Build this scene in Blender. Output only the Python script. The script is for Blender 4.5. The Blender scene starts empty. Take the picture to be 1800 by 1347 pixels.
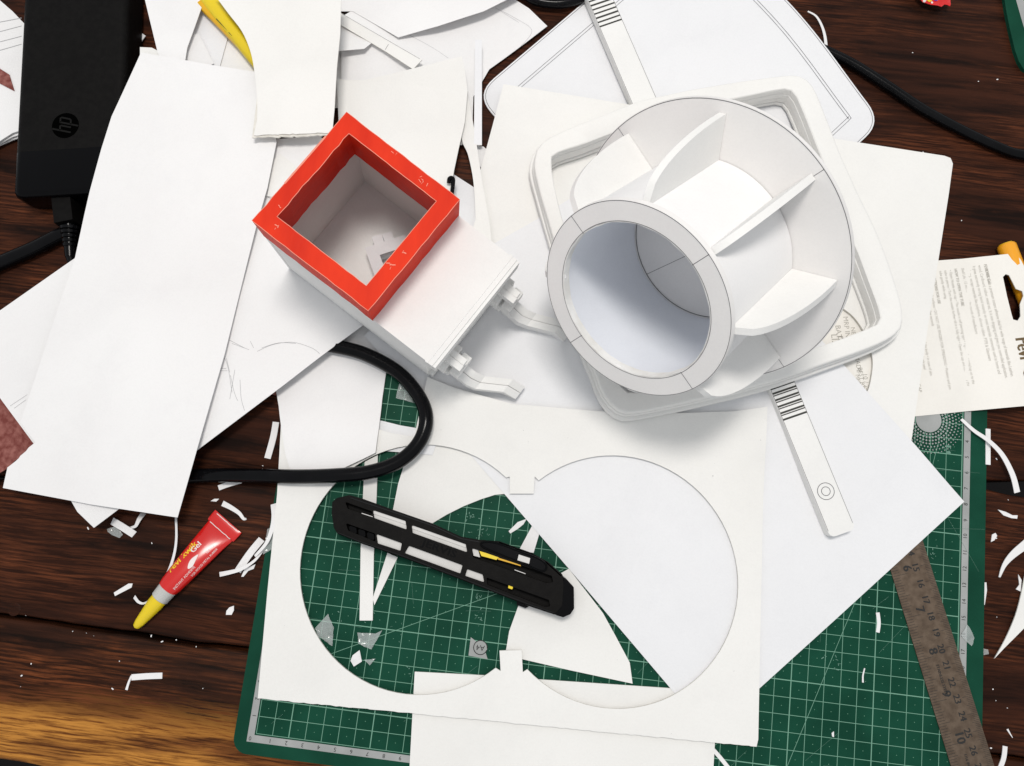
import bpy, bmesh, math, random
from mathutils import Vector, Matrix, noise
from mathutils.geometry import tessellate_polygon

# ------------------------------------------------------------------ camera, light, exposure
S = 0.01                                     # the code below works in centimetres
sc = bpy.context.scene
COL = sc.collection
CAM_F = 1368.507                             # focal length in pixels of the 1800 px wide photograph
CAM_C = Vector((14.605, 14.709, 50.169))     # cm, world axes follow the cutting mat
CAM_R = (Matrix.Rotation(0.119043, 3, 'Z') @ Matrix.Rotation(0.013498, 3, 'Y') @ Matrix.Rotation(0.172841, 3, 'X'))
cam_d = bpy.data.cameras.new('camera'); cam = bpy.data.objects.new('camera', cam_d); COL.objects.link(cam)
cam_d.sensor_width = 36.0; cam_d.sensor_fit = 'HORIZONTAL'; cam_d.lens = CAM_F / 1800 * 36
cam_d.clip_start = 0.01; cam_d.clip_end = 20
cam.matrix_world = Matrix.Translation(CAM_C * S) @ CAM_R.to_4x4()
sc.camera = cam

world = bpy.data.worlds.new('World'); sc.world = world; world.use_nodes = True
world.node_tree.nodes['Background'].inputs[0].default_value = (0.94, 0.97, 1.0, 1)
world.node_tree.nodes['Background'].inputs[1].default_value = 0.60

def area(name, loc, target, size, power, color):
    l = bpy.data.lights.new(name, 'AREA'); l.shape = 'RECTANGLE'; l.size = size[0]; l.size_y = size[1]
    l.energy = power; l.color = color
    o = bpy.data.objects.new(name, l); COL.objects.link(o)
    o.location = loc
    o.rotation_euler = (Vector(target) - Vector(loc)).to_track_quat('-Z', 'Y').to_euler()
    return o
area('ceiling_lamp', (0.11, 0.52, 1.45), (0.18, 0.26, 0.0), (0.40, 0.22), 12.4, (1.0, 0.955, 0.90))

vs = sc.view_settings
sc.display_settings.display_device = 'sRGB'
vs.view_transform = 'Standard'; vs.look = 'None'; vs.exposure = 0.05; vs.gamma = 1.0; vs.use_curve_mapping = False

# ------------------------------------------------------------------ helpers
rnd = random.Random(7)

def at(x, y, z=0.0):
    """point of the world (cm) at height z (number or function of x, y) under a place in the photograph"""
    d = CAM_R @ Vector(((x - 900) / CAM_F, -(y - 673.5) / CAM_F, -1.0))
    zz = z if not callable(z) else 0.5
    for _ in range(1 if not callable(z) else 8):
        p = CAM_C + d * ((zz - CAM_C.z) / d.z)
        if callable(z): zz = z(p.x, p.y)
    p.z = zz
    return p

def new_mat(name, color=(0.8, 0.8, 0.8), rough=0.6, spec=0.5, metal=0.0):
    m = bpy.data.materials.new(name); m.use_nodes = True
    b = m.node_tree.nodes['Principled BSDF']
    b.inputs['Base Color'].default_value = (*color, 1)
    b.inputs['Roughness'].default_value = rough
    b.inputs['Specular IOR Level'].default_value = spec
    b.inputs['Metallic'].default_value = metal
    return m

def N(m, t, **kw):
    n = m.node_tree.nodes.new(t)
    for k, v in kw.items():
        if hasattr(n, k): setattr(n, k, v)
        else: n.inputs[k].default_value = v
    return n

def L(m, a, b): m.node_tree.links.new(a, b)

def speckle(m, c1, c2, scale=40.0, detail=6.0, lo=0.35, hi=0.65, bump=0.0, bscale=400.0, coords='Object', stretch=(1, 1, 1), rough=None, smudge=0.0):
    """two tones mixed by noise, and a fine bump"""
    b = m.node_tree.nodes['Principled BSDF']
    tc = N(m, 'ShaderNodeTexCoord'); mp = N(m, 'ShaderNodeMapping'); mp.inputs['Scale'].default_value = stretch
    L(m, tc.outputs[coords], mp.inputs['Vector'])
    nz = N(m, 'ShaderNodeTexNoise'); nz.inputs['Scale'].default_value = scale; nz.inputs['Detail'].default_value = detail
    L(m, mp.outputs[0], nz.inputs['Vector'])
    r = N(m, 'ShaderNodeValToRGB'); e = r.color_ramp.elements
    e[0].position = lo; e[0].color = (*c1, 1); e[1].position = hi; e[1].color = (*c2, 1)
    L(m, nz.outputs[0], r.inputs[0])
    if smudge:
        # faint handling marks and fibre flecks
        n3 = N(m, 'ShaderNodeTexNoise'); n3.inputs['Scale'].default_value = 26; n3.inputs['Detail'].default_value = 8; n3.inputs['Roughness'].default_value = 0.72
        L(m, mp.outputs[0], n3.inputs['Vector'])
        r3 = N(m, 'ShaderNodeValToRGB'); e3 = r3.color_ramp.elements
        e3[0].position = 0.30; e3[0].color = (1 - smudge, 1 - smudge, 1 - smudge * 0.9, 1); e3[1].position = 0.52; e3[1].color = (1, 1, 1, 1)
        L(m, n3.outputs[0], r3.inputs[0])
        n4 = N(m, 'ShaderNodeTexNoise'); n4.inputs['Scale'].default_value = 850; n4.inputs['Detail'].default_value = 2
        L(m, mp.outputs[0], n4.inputs['Vector'])
        r4 = N(m, 'ShaderNodeValToRGB'); e4 = r4.color_ramp.elements
        e4[0].position = 0.25; e4[0].color = (1 - smudge * 0.8,) * 3 + (1,); e4[1].position = 0.60; e4[1].color = (1, 1, 1, 1)
        L(m, n4.outputs[0], r4.inputs[0])
        x1 = N(m, 'ShaderNodeMix'); x1.data_type = 'RGBA'; x1.blend_type = 'MULTIPLY'; x1.inputs[0].default_value = 1.0
        x2 = N(m, 'ShaderNodeMix'); x2.data_type = 'RGBA'; x2.blend_type = 'MULTIPLY'; x2.inputs[0].default_value = 1.0
        L(m, r.outputs[0], x1.inputs[6]); L(m, r3.outputs[0], x1.inputs[7])
        L(m, x1.outputs[2], x2.inputs[6]); L(m, r4.outputs[0], x2.inputs[7]); L(m, x2.outputs[2], b.inputs['Base Color'])
    else: L(m, r.outputs[0], b.inputs['Base Color'])
    if bump:
        n2 = N(m, 'ShaderNodeTexNoise'); n2.inputs['Scale'].default_value = bscale; n2.inputs['Detail'].default_value = 3
        L(m, mp.outputs[0], n2.inputs['Vector'])
        bp = N(m, 'ShaderNodeBump'); bp.inputs['Strength'].default_value = bump; bp.inputs['Distance'].default_value = 0.0004
        L(m, n2.outputs[0], bp.inputs['Height']); L(m, bp.outputs[0], b.inputs['Normal'])
    if rough: 
        rr = N(m, 'ShaderNodeMapRange'); rr.inputs[3].default_value = rough[0]; rr.inputs[4].default_value = rough[1]
        L(m, nz.outputs[0], rr.inputs[0]); L(m, rr.outputs[0], b.inputs['Roughness'])
    return m

M = {}
M['paper'] = speckle(new_mat('office_paper', rough=0.9, spec=0.2), (0.80, 0.79, 0.79), (0.84, 0.835, 0.835), 9, 4, bump=0.10, bscale=900, smudge=0.030)
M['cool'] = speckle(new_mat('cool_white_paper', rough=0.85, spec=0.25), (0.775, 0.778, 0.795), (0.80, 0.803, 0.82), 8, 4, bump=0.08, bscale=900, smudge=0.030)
M['tubein'] = speckle(new_mat('tube_paper_shade_blue', rough=0.8, spec=0.25), (0.78, 0.805, 0.86), (0.81, 0.835, 0.885), 14, 4, bump=0.08, bscale=700, smudge=0.030)  # blue shade and light through the wall put into the paper colour
M['card'] = speckle(new_mat('cream_card', rough=0.88, spec=0.2), (0.795, 0.786, 0.762), (0.83, 0.822, 0.80), 10, 5, bump=0.14, bscale=700, smudge=0.030)
M['model'] = speckle(new_mat('white_model_card', rough=0.85, spec=0.25), (0.79, 0.785, 0.77), (0.82, 0.815, 0.80), 14, 4, bump=0.10, bscale=700, smudge=0.035)
M['edge'] = speckle(new_mat('cut_card_edge', rough=0.95, spec=0.1), (0.62, 0.60, 0.55), (0.78, 0.76, 0.71), 120, 4, bump=0.5, bscale=500)
M['edge2'] = speckle(new_mat('fuzzy_cut_edge', rough=0.95, spec=0.1), (0.76, 0.75, 0.72), (0.86, 0.855, 0.84), 90, 5, bump=0.8, bscale=420)
M['ringgrey'] = speckle(new_mat('pale_card_face', rough=0.8, spec=0.3), (0.77, 0.755, 0.745), (0.80, 0.785, 0.775), 14, 4, bump=0.06, bscale=700, smudge=0.030)
M['line'] = new_mat('printed_line', (0.09, 0.09, 0.10), 0.8, 0.2)
M['pencil'] = new_mat('pencil_line', (0.38, 0.38, 0.39), 0.7, 0.3)
M['ink'] = new_mat('dark_ink', (0.03, 0.03, 0.03), 0.8, 0.2)
M['stripe'] = new_mat('stripe_print', (0.05, 0.05, 0.045), 0.7, 0.2)
M['packtext'] = new_mat('package_small_print', (0.42, 0.40, 0.36), 0.6, 0.3)
M['packtitle'] = new_mat('package_title_print', (0.13, 0.085, 0.035), 0.5, 0.3)
M['green'] = speckle(new_mat('green_mat_vinyl', rough=0.5, spec=0.06), (0.0050, 0.045, 0.0260), (0.0078, 0.064, 0.0375), 30, 6, bump=0.15, bscale=1500)
M['gridline'] = new_mat('mat_grid_print', (0.155, 0.33, 0.24), 0.6, 0.3)
M['griddot'] = new_mat('mat_dot_print', (0.12, 0.28, 0.19), 0.6, 0.3)
M['band'] = speckle(new_mat('mat_scale_band', rough=0.6, spec=0.3), (0.30, 0.31, 0.305), (0.36, 0.37, 0.365), 60, 4)
M['matscratch'] = new_mat('mat_cut_marks', (0.14, 0.27, 0.21), 0.8, 0.2)
M['steel'] = speckle(new_mat('brushed_steel', rough=0.42, spec=0.3, metal=0.55), (0.105, 0.074, 0.052), (0.165, 0.120, 0.086), 220, 5, stretch=(1, 1, 1), bump=0.15, bscale=900)
M['black'] = speckle(new_mat('black_rubber', rough=0.17, spec=0.13), (0.0022, 0.0022, 0.0028), (0.004, 0.004, 0.0048), 60, 3, bump=0.05, bscale=900)
M['blackmatte'] = speckle(new_mat('black_matte_plastic', rough=0.5, spec=0.07), (0.0040, 0.0036, 0.0035), (0.0058, 0.0053, 0.0050), 250, 3, bump=0.25, bscale=2200)
M['blackgloss'] = new_mat('black_gloss_plastic', (0.0015, 0.0015, 0.002), 0.22, 0.10)
M['logo'] = new_mat('logo_disc', (0.0010, 0.0010, 0.0010), 0.5, 0.0)
M['logoink'] = new_mat('logo_letters', (0.009, 0.0088, 0.0085), 0.55, 0.05)
M['red'] = speckle(new_mat('red_card_paint', rough=0.5, spec=0.06), (0.54, 0.020, 0.007), (0.72, 0.040, 0.014), 60, 6, 0.30, 0.66, bump=0.35, bscale=500, stretch=(1.0, 0.3, 1.0), rough=(0.35, 0.65))
M['redscuff'] = new_mat('worn_red_scuff', (0.80, 0.28, 0.20), 0.8, 0.2)
M['redtube'] = new_mat('glossy_red_tube', (0.60, 0.012, 0.010), 0.22, 0.6)
M['yellow'] = new_mat('yellow_plastic', (0.78, 0.58, 0.012), 0.32, 0.5)
M['amber'] = new_mat('amber_plastic', (0.72, 0.40, 0.010), 0.30, 0.5)
M['orange'] = new_mat('orange_plastic', (0.85, 0.36, 0.012), 0.28, 0.5)
M['milky'] = new_mat('milky_plastic', (0.52, 0.52, 0.50), 0.35, 0.5)
M['milky'].node_tree.nodes['Principled BSDF'].inputs['Subsurface Weight'].default_value = 0.2
M['milky'].node_tree.nodes['Principled BSDF'].inputs['Subsurface Radius'].default_value = (0.003, 0.003, 0.003)
M['whiteprint'] = new_mat('white_print', (0.78, 0.70, 0.68), 0.4, 0.4)
M['yellowprint'] = new_mat('yellow_print', (0.85, 0.55, 0.02), 0.35, 0.4)
M['sand'] = speckle(new_mat('sandpaper_grit', rough=0.9, spec=0.3), (0.17, 0.042, 0.034), (0.33, 0.13, 0.11), 260, 8, 0.38, 0.72, bump=0.6, bscale=1800)
M['plate'] = speckle(new_mat('satin_grey_plate', rough=0.5, spec=0.4), (0.58, 0.57, 0.55), (0.64, 0.63, 0.61), 80, 4)
M['wrapper'] = speckle(new_mat('shiny_red_wrapper', rough=0.2, spec=0.6), (0.70, 0.010, 0.012), (0.62, 0.012, 0.012), 60, 2)
M['purple'] = new_mat('purple_print', (0.16, 0.02, 0.25), 0.3, 0.5)
M['pack'] = speckle(new_mat('package_card', rough=0.5, spec=0.35), (0.80, 0.775, 0.725), (0.83, 0.805, 0.76), 14, 4, smudge=0.030)
M['dark'] = new_mat('dark_floor', (0.006, 0.005, 0.005), 0.8, 0.2)

def film_mat():
    m = bpy.data.materials.new('clear_film'); m.use_nodes = True
    nt = m.node_tree; b = nt.nodes['Principled BSDF']
    b.inputs['Base Color'].default_value = (0.75, 0.80, 0.79, 1); b.inputs['Roughness'].default_value = 0.12
    b.inputs['Alpha'].default_value = 0.24; b.inputs['Specular IOR Level'].default_value = 0.9
    return m
M['film'] = film_mat()

def wood_mat(name, dark, mid, red, gold=None):
    m = bpy.data.materials.new(name); m.use_nodes = True
    b = m.node_tree.nodes['Principled BSDF']; b.inputs['Specular IOR Level'].default_value = 0.07
    tc = N(m, 'ShaderNodeTexCoord')
    wp = N(m, 'ShaderNodeTexNoise'); wp.inputs['Scale'].default_value = 9; wp.inputs['Detail'].default_value = 3
    L(m, tc.outputs['Object'], wp.inputs['Vector'])
    ad = N(m, 'ShaderNodeVectorMath', operation='MULTIPLY_ADD')
    ad.inputs[1].default_value = (0.03, 0.009, 0.0)
    L(m, wp.outputs['Color'], ad.inputs[0]); L(m, tc.outputs['Object'], ad.inputs[2])
    def nz(scale, st, detail=6.0, rough=0.6):
        mp = N(m, 'ShaderNodeMapping'); mp.inputs['Scale'].default_value = st
        L(m, ad.outputs[0], mp.inputs['Vector'])
        n = N(m, 'ShaderNodeTexNoise'); n.inputs['Scale'].default_value = scale; n.inputs['Detail'].default_value = detail
        n.inputs['Roughness'].default_value = rough
        L(m, mp.outputs[0], n.inputs['Vector']); return n.outputs[0]
    fine = nz(620, (0.045, 1.0, 1.0), 5, 0.68)
    streak = nz(110, (0.07, 1.0, 1.0), 6, 0.6)
    patch = nz(30, (0.28, 1.0, 1.0), 5, 0.6)
    def ramp(src, a, ca, c, cc):
        r = N(m, 'ShaderNodeValToRGB'); e = r.color_ramp.elements
        e[0].position = a; e[0].color = (*ca, 1); e[1].position = c; e[1].color = (*cc, 1)
        L(m, src, r.inputs[0]); return r.outputs[0]
    def mix(f, a, c, mode='MIX'):
        x = N(m, 'ShaderNodeMix'); x.data_type = 'RGBA'; x.blend_type = mode
        if isinstance(f, float): x.inputs[0].default_value = f
        else: L(m, f, x.inputs[0])
        L(m, a, x.inputs[6]); L(m, c, x.inputs[7]); return x.outputs[2]
    base = ramp(streak, 0.40, dark, 0.60, mid)
    redl = ramp(fine, 0.43, tuple(v * 0.55 for v in mid), 0.68, red)
    pm = N(m, 'ShaderNodeMapRange'); pm.inputs[1].default_value = 0.42; pm.inputs[2].default_value = 0.62
    L(m, patch, pm.inputs[0])
    col = mix(pm.outputs[0], base, redl)
    if gold:
        # pale sapwood along the front edge of the plank, its border wandering with the grain
        sx = N(m, 'ShaderNodeSeparateXYZ'); L(m, ad.outputs[0], sx.inputs[0])
        big = nz(5, (0.8, 1.0, 1.0), 3, 0.5)
        ma = N(m, 'ShaderNodeMath', operation='MULTIPLY_ADD'); ma.inputs[1].default_value = 0.06
        L(m, big, ma.inputs[0]); L(m, sx.outputs['Y'], ma.inputs[2])
        ma2 = N(m, 'ShaderNodeMath', operation='MULTIPLY_ADD'); ma2.inputs[1].default_value = 0.05
        L(m, fine, ma2.inputs[0]); L(m, ma.outputs[0], ma2.inputs[2])
        mr = N(m, 'ShaderNodeMapRange'); mr.inputs[1].default_value = gold[1] + 0.010; mr.inputs[2].default_value = gold[1] - 0.008
        L(m, ma2.outputs[0], mr.inputs[0])
        g = ramp(fine, 0.40, gold[2], 0.56, gold[0])
        dk = nz(45, (0.13, 1.0, 1.0), 5, 0.55)
        dm = N(m, 'ShaderNodeMapRange'); dm.inputs[1].default_value = 0.48; dm.inputs[2].default_value = 0.60
        dm.inputs[4].default_value = 0.85
        L(m, dk, dm.inputs[0])
        g = mix(dm.outputs[0], g, ramp(fine, 0.35, dark, 0.7, red))
        col = mix(mr.outputs[0], col, g)
    L(m, col, b.inputs['Base Color'])
    rr = N(m, 'ShaderNodeMapRange'); rr.inputs[3].default_value = 0.32; rr.inputs[4].default_value = 0.62
    L(m, fine, rr.inputs[0]); L(m, rr.outputs[0], b.inputs['Roughness'])
    bp = N(m, 'ShaderNodeBump'); bp.inputs['Strength'].default_value = 0.6; bp.inputs['Distance'].default_value = 0.0005
    L(m, fine, bp.inputs['Height']); L(m, bp.outputs[0], b.inputs['Normal'])
    return m
M['wood'] = wood_mat('dark_stained_wood', (0.0090, 0.0038, 0.0025), (0.040, 0.0130, 0.0068), (0.135, 0.040, 0.016))
M['woodfront'] = wood_mat('worn_stained_wood', (0.0085, 0.0038, 0.0023), (0.040, 0.0135, 0.0068), (0.20, 0.058, 0.019),
                          gold=((0.52, 0.225, 0.044), 0.061, (0.15, 0.048, 0.011)))

def mesh_obj(name, verts, faces, mat, parent=None, smooth=False, origin=None, sharp=35.0, edge_mat=None, edge_faces=None):
    """verts in cm and world axes; links ONE mesh object"""
    if origin is None:
        origin = parent['_org'] if parent is not None and '_org' in parent else None
    if origin is None:
        n = len(verts)
        origin = (sum(v[0] for v in verts) / n, sum(v[1] for v in verts) / n, min(v[2] for v in verts))
    o3 = Vector(origin)
    me = bpy.data.meshes.new(name)
    me.from_pydata([((v[0] - o3.x) * S, (v[1] - o3.y) * S, (v[2] - o3.z) * S) for v in verts], [], faces)
    me.materials.append(mat)
    if edge_mat is not None:
        me.materials.append(edge_mat)
        for i in edge_faces: me.polygons[i].material_index = 1
    me.validate(); me.update()
    if smooth:
        for p in me.polygons: p.use_smooth = True
        me.set_sharp_from_angle(angle=math.radians(sharp))
    ob = bpy.data.objects.new(name, me); COL.objects.link(ob)
    ob['_org'] = list(o3)
    if parent is not None: ob.parent = parent
    else: ob.location = o3 * S
    return ob

def thing(name, label, cat, org, group=None):
    o = bpy.data.objects.new(name, None); COL.objects.link(o)
    o.empty_display_size = 0.01
    o.location = Vector(org) * S; o['_org'] = list(org)
    o['label'] = label; o['category'] = cat
    if group: o['group'] = group
    return o

def tag(o, label, cat, group=None):
    o['label'] = label; o['category'] = cat
    if group: o['group'] = group
    return o

def box_geo(c, hx, hy, z0, z1, ang=0.0, top=None):
    ca, sa = math.cos(ang), math.sin(ang); v = []
    for z, k in ((z0, 1.0), (z1, top or 1.0)):
        for sx, sy in ((-1, -1), (1, -1), (1, 1), (-1, 1)):
            x, y = sx * hx * k, sy * hy * k
            v.append((c[0] + x * ca - y * sa, c[1] + x * sa + y * ca, z))
    f = [(3, 2, 1, 0), (4, 5, 6, 7), (0, 1, 5, 4), (1, 2, 6, 5), (2, 3, 7, 6), (3, 0, 4, 7)]
    return v, f

def join_geo(*parts):
    V, Fc = [], []
    for v, f in parts:
        b = len(V); V += list(v); Fc += [tuple(i + b for i in q) for q in f]
    return V, Fc

def spline(pts, n=8, closed=False):
    """Catmull-Rom through points of any dimension"""
    P = [tuple(p) for p in pts]; out = []; m = len(P)
    rng = range(m if closed else m - 1)
    for i in rng:
        g = lambda k: P[k % m] if closed else P[max(0, min(m - 1, k))]
        a, b, c, d = g(i - 1), g(i), g(i + 1), g(i + 2)
        for j in range(n):
            t = j / n
            out.append(tuple(0.5 * (2 * b[k] + (c[k] - a[k]) * t + (2 * a[k] - 5 * b[k] + 4 * c[k] - d[k]) * t * t + (3 * b[k] - a[k] - 3 * c[k] + d[k]) * t ** 3) for k in range(len(b))))
    if not closed: out.append(P[-1])
    return out

def jag(p, q, n, amp, seed=0):
    """torn edge: points from p (included) to q (left out) with jitter across"""
    r = random.Random(seed); dx, dy = q[0] - p[0], q[1] - p[1]; l = math.hypot(dx, dy) or 1
    out = [p]
    for i in range(1, n):
        t = (i + r.uniform(-0.3, 0.3)) / n; k = r.uniform(-amp, amp)
        out.append((p[0] + dx * t - dy / l * k, p[1] + dy * t + dx / l * k))
    return out

def arc(c, r, a0, a1, n, ry=None):
    ry = ry or r
    return [(c[0] + r * math.cos(math.radians(a0 + (a1 - a0) * i / n)), c[1] + ry * math.sin(math.radians(a0 + (a1 - a0) * i / n))) for i in range(n + 1)]

def plate_geo(poly, z, t, holes=(), res=None):
    """flat or curved plate: poly/holes are lists of world (x, y) in cm, z the top (number or function), t the thickness"""
    bm = bmesh.new()
    for loop in [poly] + list(holes):
        vs_ = [bm.verts.new((p[0], p[1], 0)) for p in loop]
        for i in range(len(vs_)):
            try: bm.edges.new((vs_[i], vs_[(i + 1) % len(vs_)]))
            except ValueError: pass
    if holes:
        bmesh.ops.triangle_fill(bm, use_beauty=True, use_dissolve=False, edges=bm.edges[:])
    else:
        tri = tessellate_polygon([[Vector((p[0], p[1], 0)) for p in poly]])
        bm.verts.ensure_lookup_table()
        for f in tri:
            try: bm.faces.new([bm.verts[i] for i in f])
            except ValueError: pass
    if callable(z) and res:
        xs = [p[0] for p in poly]; ys = [p[1] for p in poly]
        for k, (lo, hi) in enumerate(((min(xs), max(xs)), (min(ys), max(ys)))):
            n = int((hi - lo) / res)
            for i in range(1, n + 1):
                co = [0, 0, 0]; co[k] = lo + (hi - lo) * i / (n + 1); no = [0, 0, 0]; no[k] = 1
                bmesh.ops.bisect_plane(bm, geom=bm.verts[:] + bm.edges[:] + bm.faces[:], dist=1e-5, plane_co=co, plane_no=no)
    bmesh.ops.recalc_face_normals(bm, faces=bm.faces[:])
    for f in bm.faces:
        if f.normal.z < 0: f.normal_flip()
    bm.verts.ensure_lookup_table(); bm.verts.index_update()
    V = [(v.co.x, v.co.y, z(v.co.x, v.co.y) if callable(z) else z) for v in bm.verts]
    n = len(V); Fc = [tuple(v.index for v in f.verts) for f in bm.faces]; nt = len(Fc)
    bound = []
    for e in bm.edges:
        if len(e.link_faces) == 1:
            f = e.link_faces[0]; vv = [v.index for v in f.verts]; a, b = e.verts[0].index, e.verts[1].index
            i = vv.index(a)
            if vv[(i + 1) % len(vv)] != b: a, b = b, a
            bound.append((a, b))
    V += [(x, y, zz - t) for x, y, zz in V]
    Fc += [tuple(i + n for i in reversed(f)) for f in Fc[:nt]]
    Fc += [(b, a, a + n, b + n) for a, b in bound]
    bm.free()
    return V, Fc, range(2 * nt, len(Fc))

def sheet(name, pix, z, t, mat, label=None, cat=None, holes=(), res=1.2, parent=None, group=None, world_xy=False, edge=None):
    conv = (lambda p: (p[0], p[1])) if world_xy else (lambda p: tuple(at(p[0], p[1], z))[:2])
    poly = [conv(p) for p in pix]; hl = [[conv(p) for p in h] for h in holes]
    V, Fc, ef = plate_geo(poly, z, t, hl, res)
    o = mesh_obj(name, V, Fc, mat, parent, smooth=callable(z), edge_mat=edge, edge_faces=ef if edge else None)
    if label: tag(o, label, cat, group)
    return o

def ribbon_geo(path, w, closed=False):
    """flat printed line: path of 3-D points, width w"""
    V, Fc = [], []; n = len(path)
    for i, p in enumerate(path):
        a = path[i - 1] if (i or closed) else path[i]; b = path[(i + 1) % n] if (i < n - 1 or closed) else path[i]
        d = Vector(b) - Vector(a); d.z = 0
        nn = Vector((-d.y, d.x, 0)).normalized() * w / 2 if d.length else Vector((0, w / 2, 0))
        V += [tuple(Vector(p) + nn), tuple(Vector(p) - nn)]
    for i in range(n if closed else n - 1):
        j = (i + 1) % n; Fc.append((2 * i, 2 * i + 1, 2 * j + 1, 2 * j))
    return V, Fc

def px_path(pts, z, lift=0.012):
    out = []
    for p in pts:
        q = at(p[0], p[1], z); q.z += lift; out.append(tuple(q))
    return out

def tube_geo(path, r, seg=12, caps=True, flat=1.0):
    V, Fc = [], []; n = len(path); P = [Vector(p) for p in path]
    up = Vector((0, 0, 1))
    for i, p in enumerate(P):
        d = (P[min(n - 1, i + 1)] - P[max(0, i - 1)]).normalized()
        s = d.cross(up)
        if s.length < 1e-4: s = Vector((1, 0, 0))
        s.normalize(); u = s.cross(d)
        rr = r[i] if isinstance(r, (list, tuple)) else r
        for k in range(seg):
            a = 2 * math.pi * k / seg
            V.append(tuple(p + s * rr * math.cos(a) + u * rr * flat * math.sin(a)))
    for i in range(n - 1):
        for k in range(seg):
            a, b = i * seg + k, i * seg + (k + 1) % seg
            Fc.append((a, b, b + seg, a + seg))
    if caps:
        Fc.append(tuple(reversed(range(seg)))); Fc.append(tuple((n - 1) * seg + k for k in range(seg)))
    return V, Fc

_tc = {}
def text_geo(s, size, pos, ang, bold=False, align='CENTER', xs=1.0):
    """flat lettering as mesh; size = line height in cm, ang in degrees, pos = (x, y, z)"""
    key = (s, align)
    if key not in _tc:
        cu = bpy.data.curves.new('txt', 'FONT'); cu.body = s; cu.size = 1.0; cu.align_x = align; cu.align_y = 'CENTER'
        cu.resolution_u = 2; cu.fill_mode = 'FRONT'
        ob = bpy.data.objects.new('txt', cu)
        me = ob.to_mesh()
        _tc[key] = ([tuple(v.co) for v in me.vertices], [tuple(p.vertices) for p in me.polygons])
        ob.to_mesh_clear(); bpy.data.objects.remove(ob); bpy.data.curves.remove(cu)
    v, f = _tc[key]; a = math.radians(ang); ca, sa = math.cos(a), math.sin(a)
    def tr(x, y, dx=0, dz=0.0):
        x, y = (x * size * xs + dx), y * size
        return (pos[0] + x * ca - y * sa, pos[1] + x * sa + y * ca, pos[2] + dz)
    V = [tr(x, y) for x, y, _ in v]; Fc = list(f)
    if bold:
        for k, d in enumerate((0.03, -0.03)):
            b = len(V); V += [tr(x, y, d * size, 0.001 * (k + 1)) for x, y, _ in v]; Fc += [tuple(i + b for i in q) for q in f]
    return V, Fc

def strip_scrap(pts, w, z, t=0.03, mat='paper', label='', group=None, cat='paper scrap', name='paper_scrap', curl=0.0, parent=None):
    """thin offcut following a path of photograph places; width w in cm, may rise in the middle (curl)"""
    pp = spline(pts, 6) if len(pts) > 2 else [tuple(Vector(pts[0]).lerp(Vector(pts[1]), i / 5)) for i in range(6)]
    n = len(pp); C3 = []
    for i, p in enumerate(pp):
        h = z + t + curl * math.sin(math.pi * i / (n - 1))
        C3.append(at(p[0], p[1], h))
    V, Fc = [], []
    for i in range(n):
        d = C3[min(n - 1, i + 1)] - C3[max(0, i - 1)]; d.z = 0
        s = Vector((-d.y, d.x, 0)).normalized()
        ww = (w[0] + (w[1] - w[0]) * i / (n - 1)) if isinstance(w, tuple) else w
        tilt = 0.25 * ww * curl
        a = C3[i] + s * ww / 2; b = C3[i] - s * ww / 2; a.z += tilt
        V += [tuple(a), tuple(b), (a.x, a.y, a.z - t), (b.x, b.y, b.z - t)]
    for i in range(n - 1):
        k = 4 * i
        Fc += [(k, k + 1, k + 5, k + 4), (k + 2, k + 6, k + 7, k + 3), (k, k + 4, k + 6, k + 2), (k + 1, k + 3, k + 7, k + 5)]
    Fc += [(0, 2, 3, 1), (4 * n - 4, 4 * n - 3, 4 * n - 1, 4 * n - 2)]
    o = mesh_obj(name, V, Fc, M[mat], parent, smooth=True)
    if label: tag(o, label, cat, group)
    return o

def smooth01(a, b, x):
    t = max(0.0, min(1.0, (x - a) / (b - a))); return t * t * (3 - 2 * t)

def wob(amp, sc_, seed):
    return lambda x, y: amp * noise.noise(Vector((x * sc_ + seed * 7.3, y * sc_ - seed * 3.1, seed)))

# ------------------------------------------------------------------ the table
TZ = -0.30
table = bpy.data.objects.new('table', None); COL.objects.link(table); table['kind'] = 'structure'; table['_org'] = [0, 0, TZ]
table.location = (0, 0, TZ * S)
def plank(lo, hi, mat, x0=-48.0, x1=64.0, n=140):
    """plank between two wavy long edges; lo / hi give y for x, rounded over at both"""
    V, Fc = [], []
    prof = ((0, -3.4), (0, -0.22), (0.07, -0.07), (0.22, 0.0))
    for i in range(n + 1):
        x = x0 + (x1 - x0) * i / n; a, b = lo(x), hi(x)
        row = [(x, a + o, TZ + z) for o, z in prof] + [(x, b - o, TZ + z) for o, z in reversed(prof)]
        V += row
    k = len(prof) * 2
    for i in range(n):
        for j in range(k):
            a, b = i * k + j, i * k + (j + 1) % k
            Fc.append((a, a + k, b + k, b) if True else None)
    Fc.append(tuple(range(k))); Fc.append(tuple(n * k + j for j in reversed(range(k))))
    return mesh_obj('plank', V, Fc, mat, table, smooth=True, sharp=60)
nn = lambda x, s, a, k=0.35: a * noise.noise(Vector((x * k, s, 0.5)))
g1 = lambda x: 4.75 - 0.012 * (x + 10) + nn(x, 1.0, 0.10)
g2 = lambda x: 14.9 + 0.115 * (x + 6.0) + nn(x, 3.0, 0.15)
plank(lambda x: -3.35 - 0.10 * (x + 15) + nn(x, 8.0, 0.45, 0.2) if x < 5 else -5.35 + nn(x, 8.0, 0.45, 0.2), lambda x: g1(x) - 0.09 - abs(nn(x, 5, 0.10, 0.8)), M['woodfront'])
plank(lambda x: g1(x) + 0.09 + abs(nn(x, 6, 0.08, 0.8)), lambda x: g2(x) - 0.12 - 0.9 * smooth01(41.5, 47, x), M['wood'])
plank(lambda x: g2(x) + 0.12, lambda x: 66.0, M['wood'])
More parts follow.
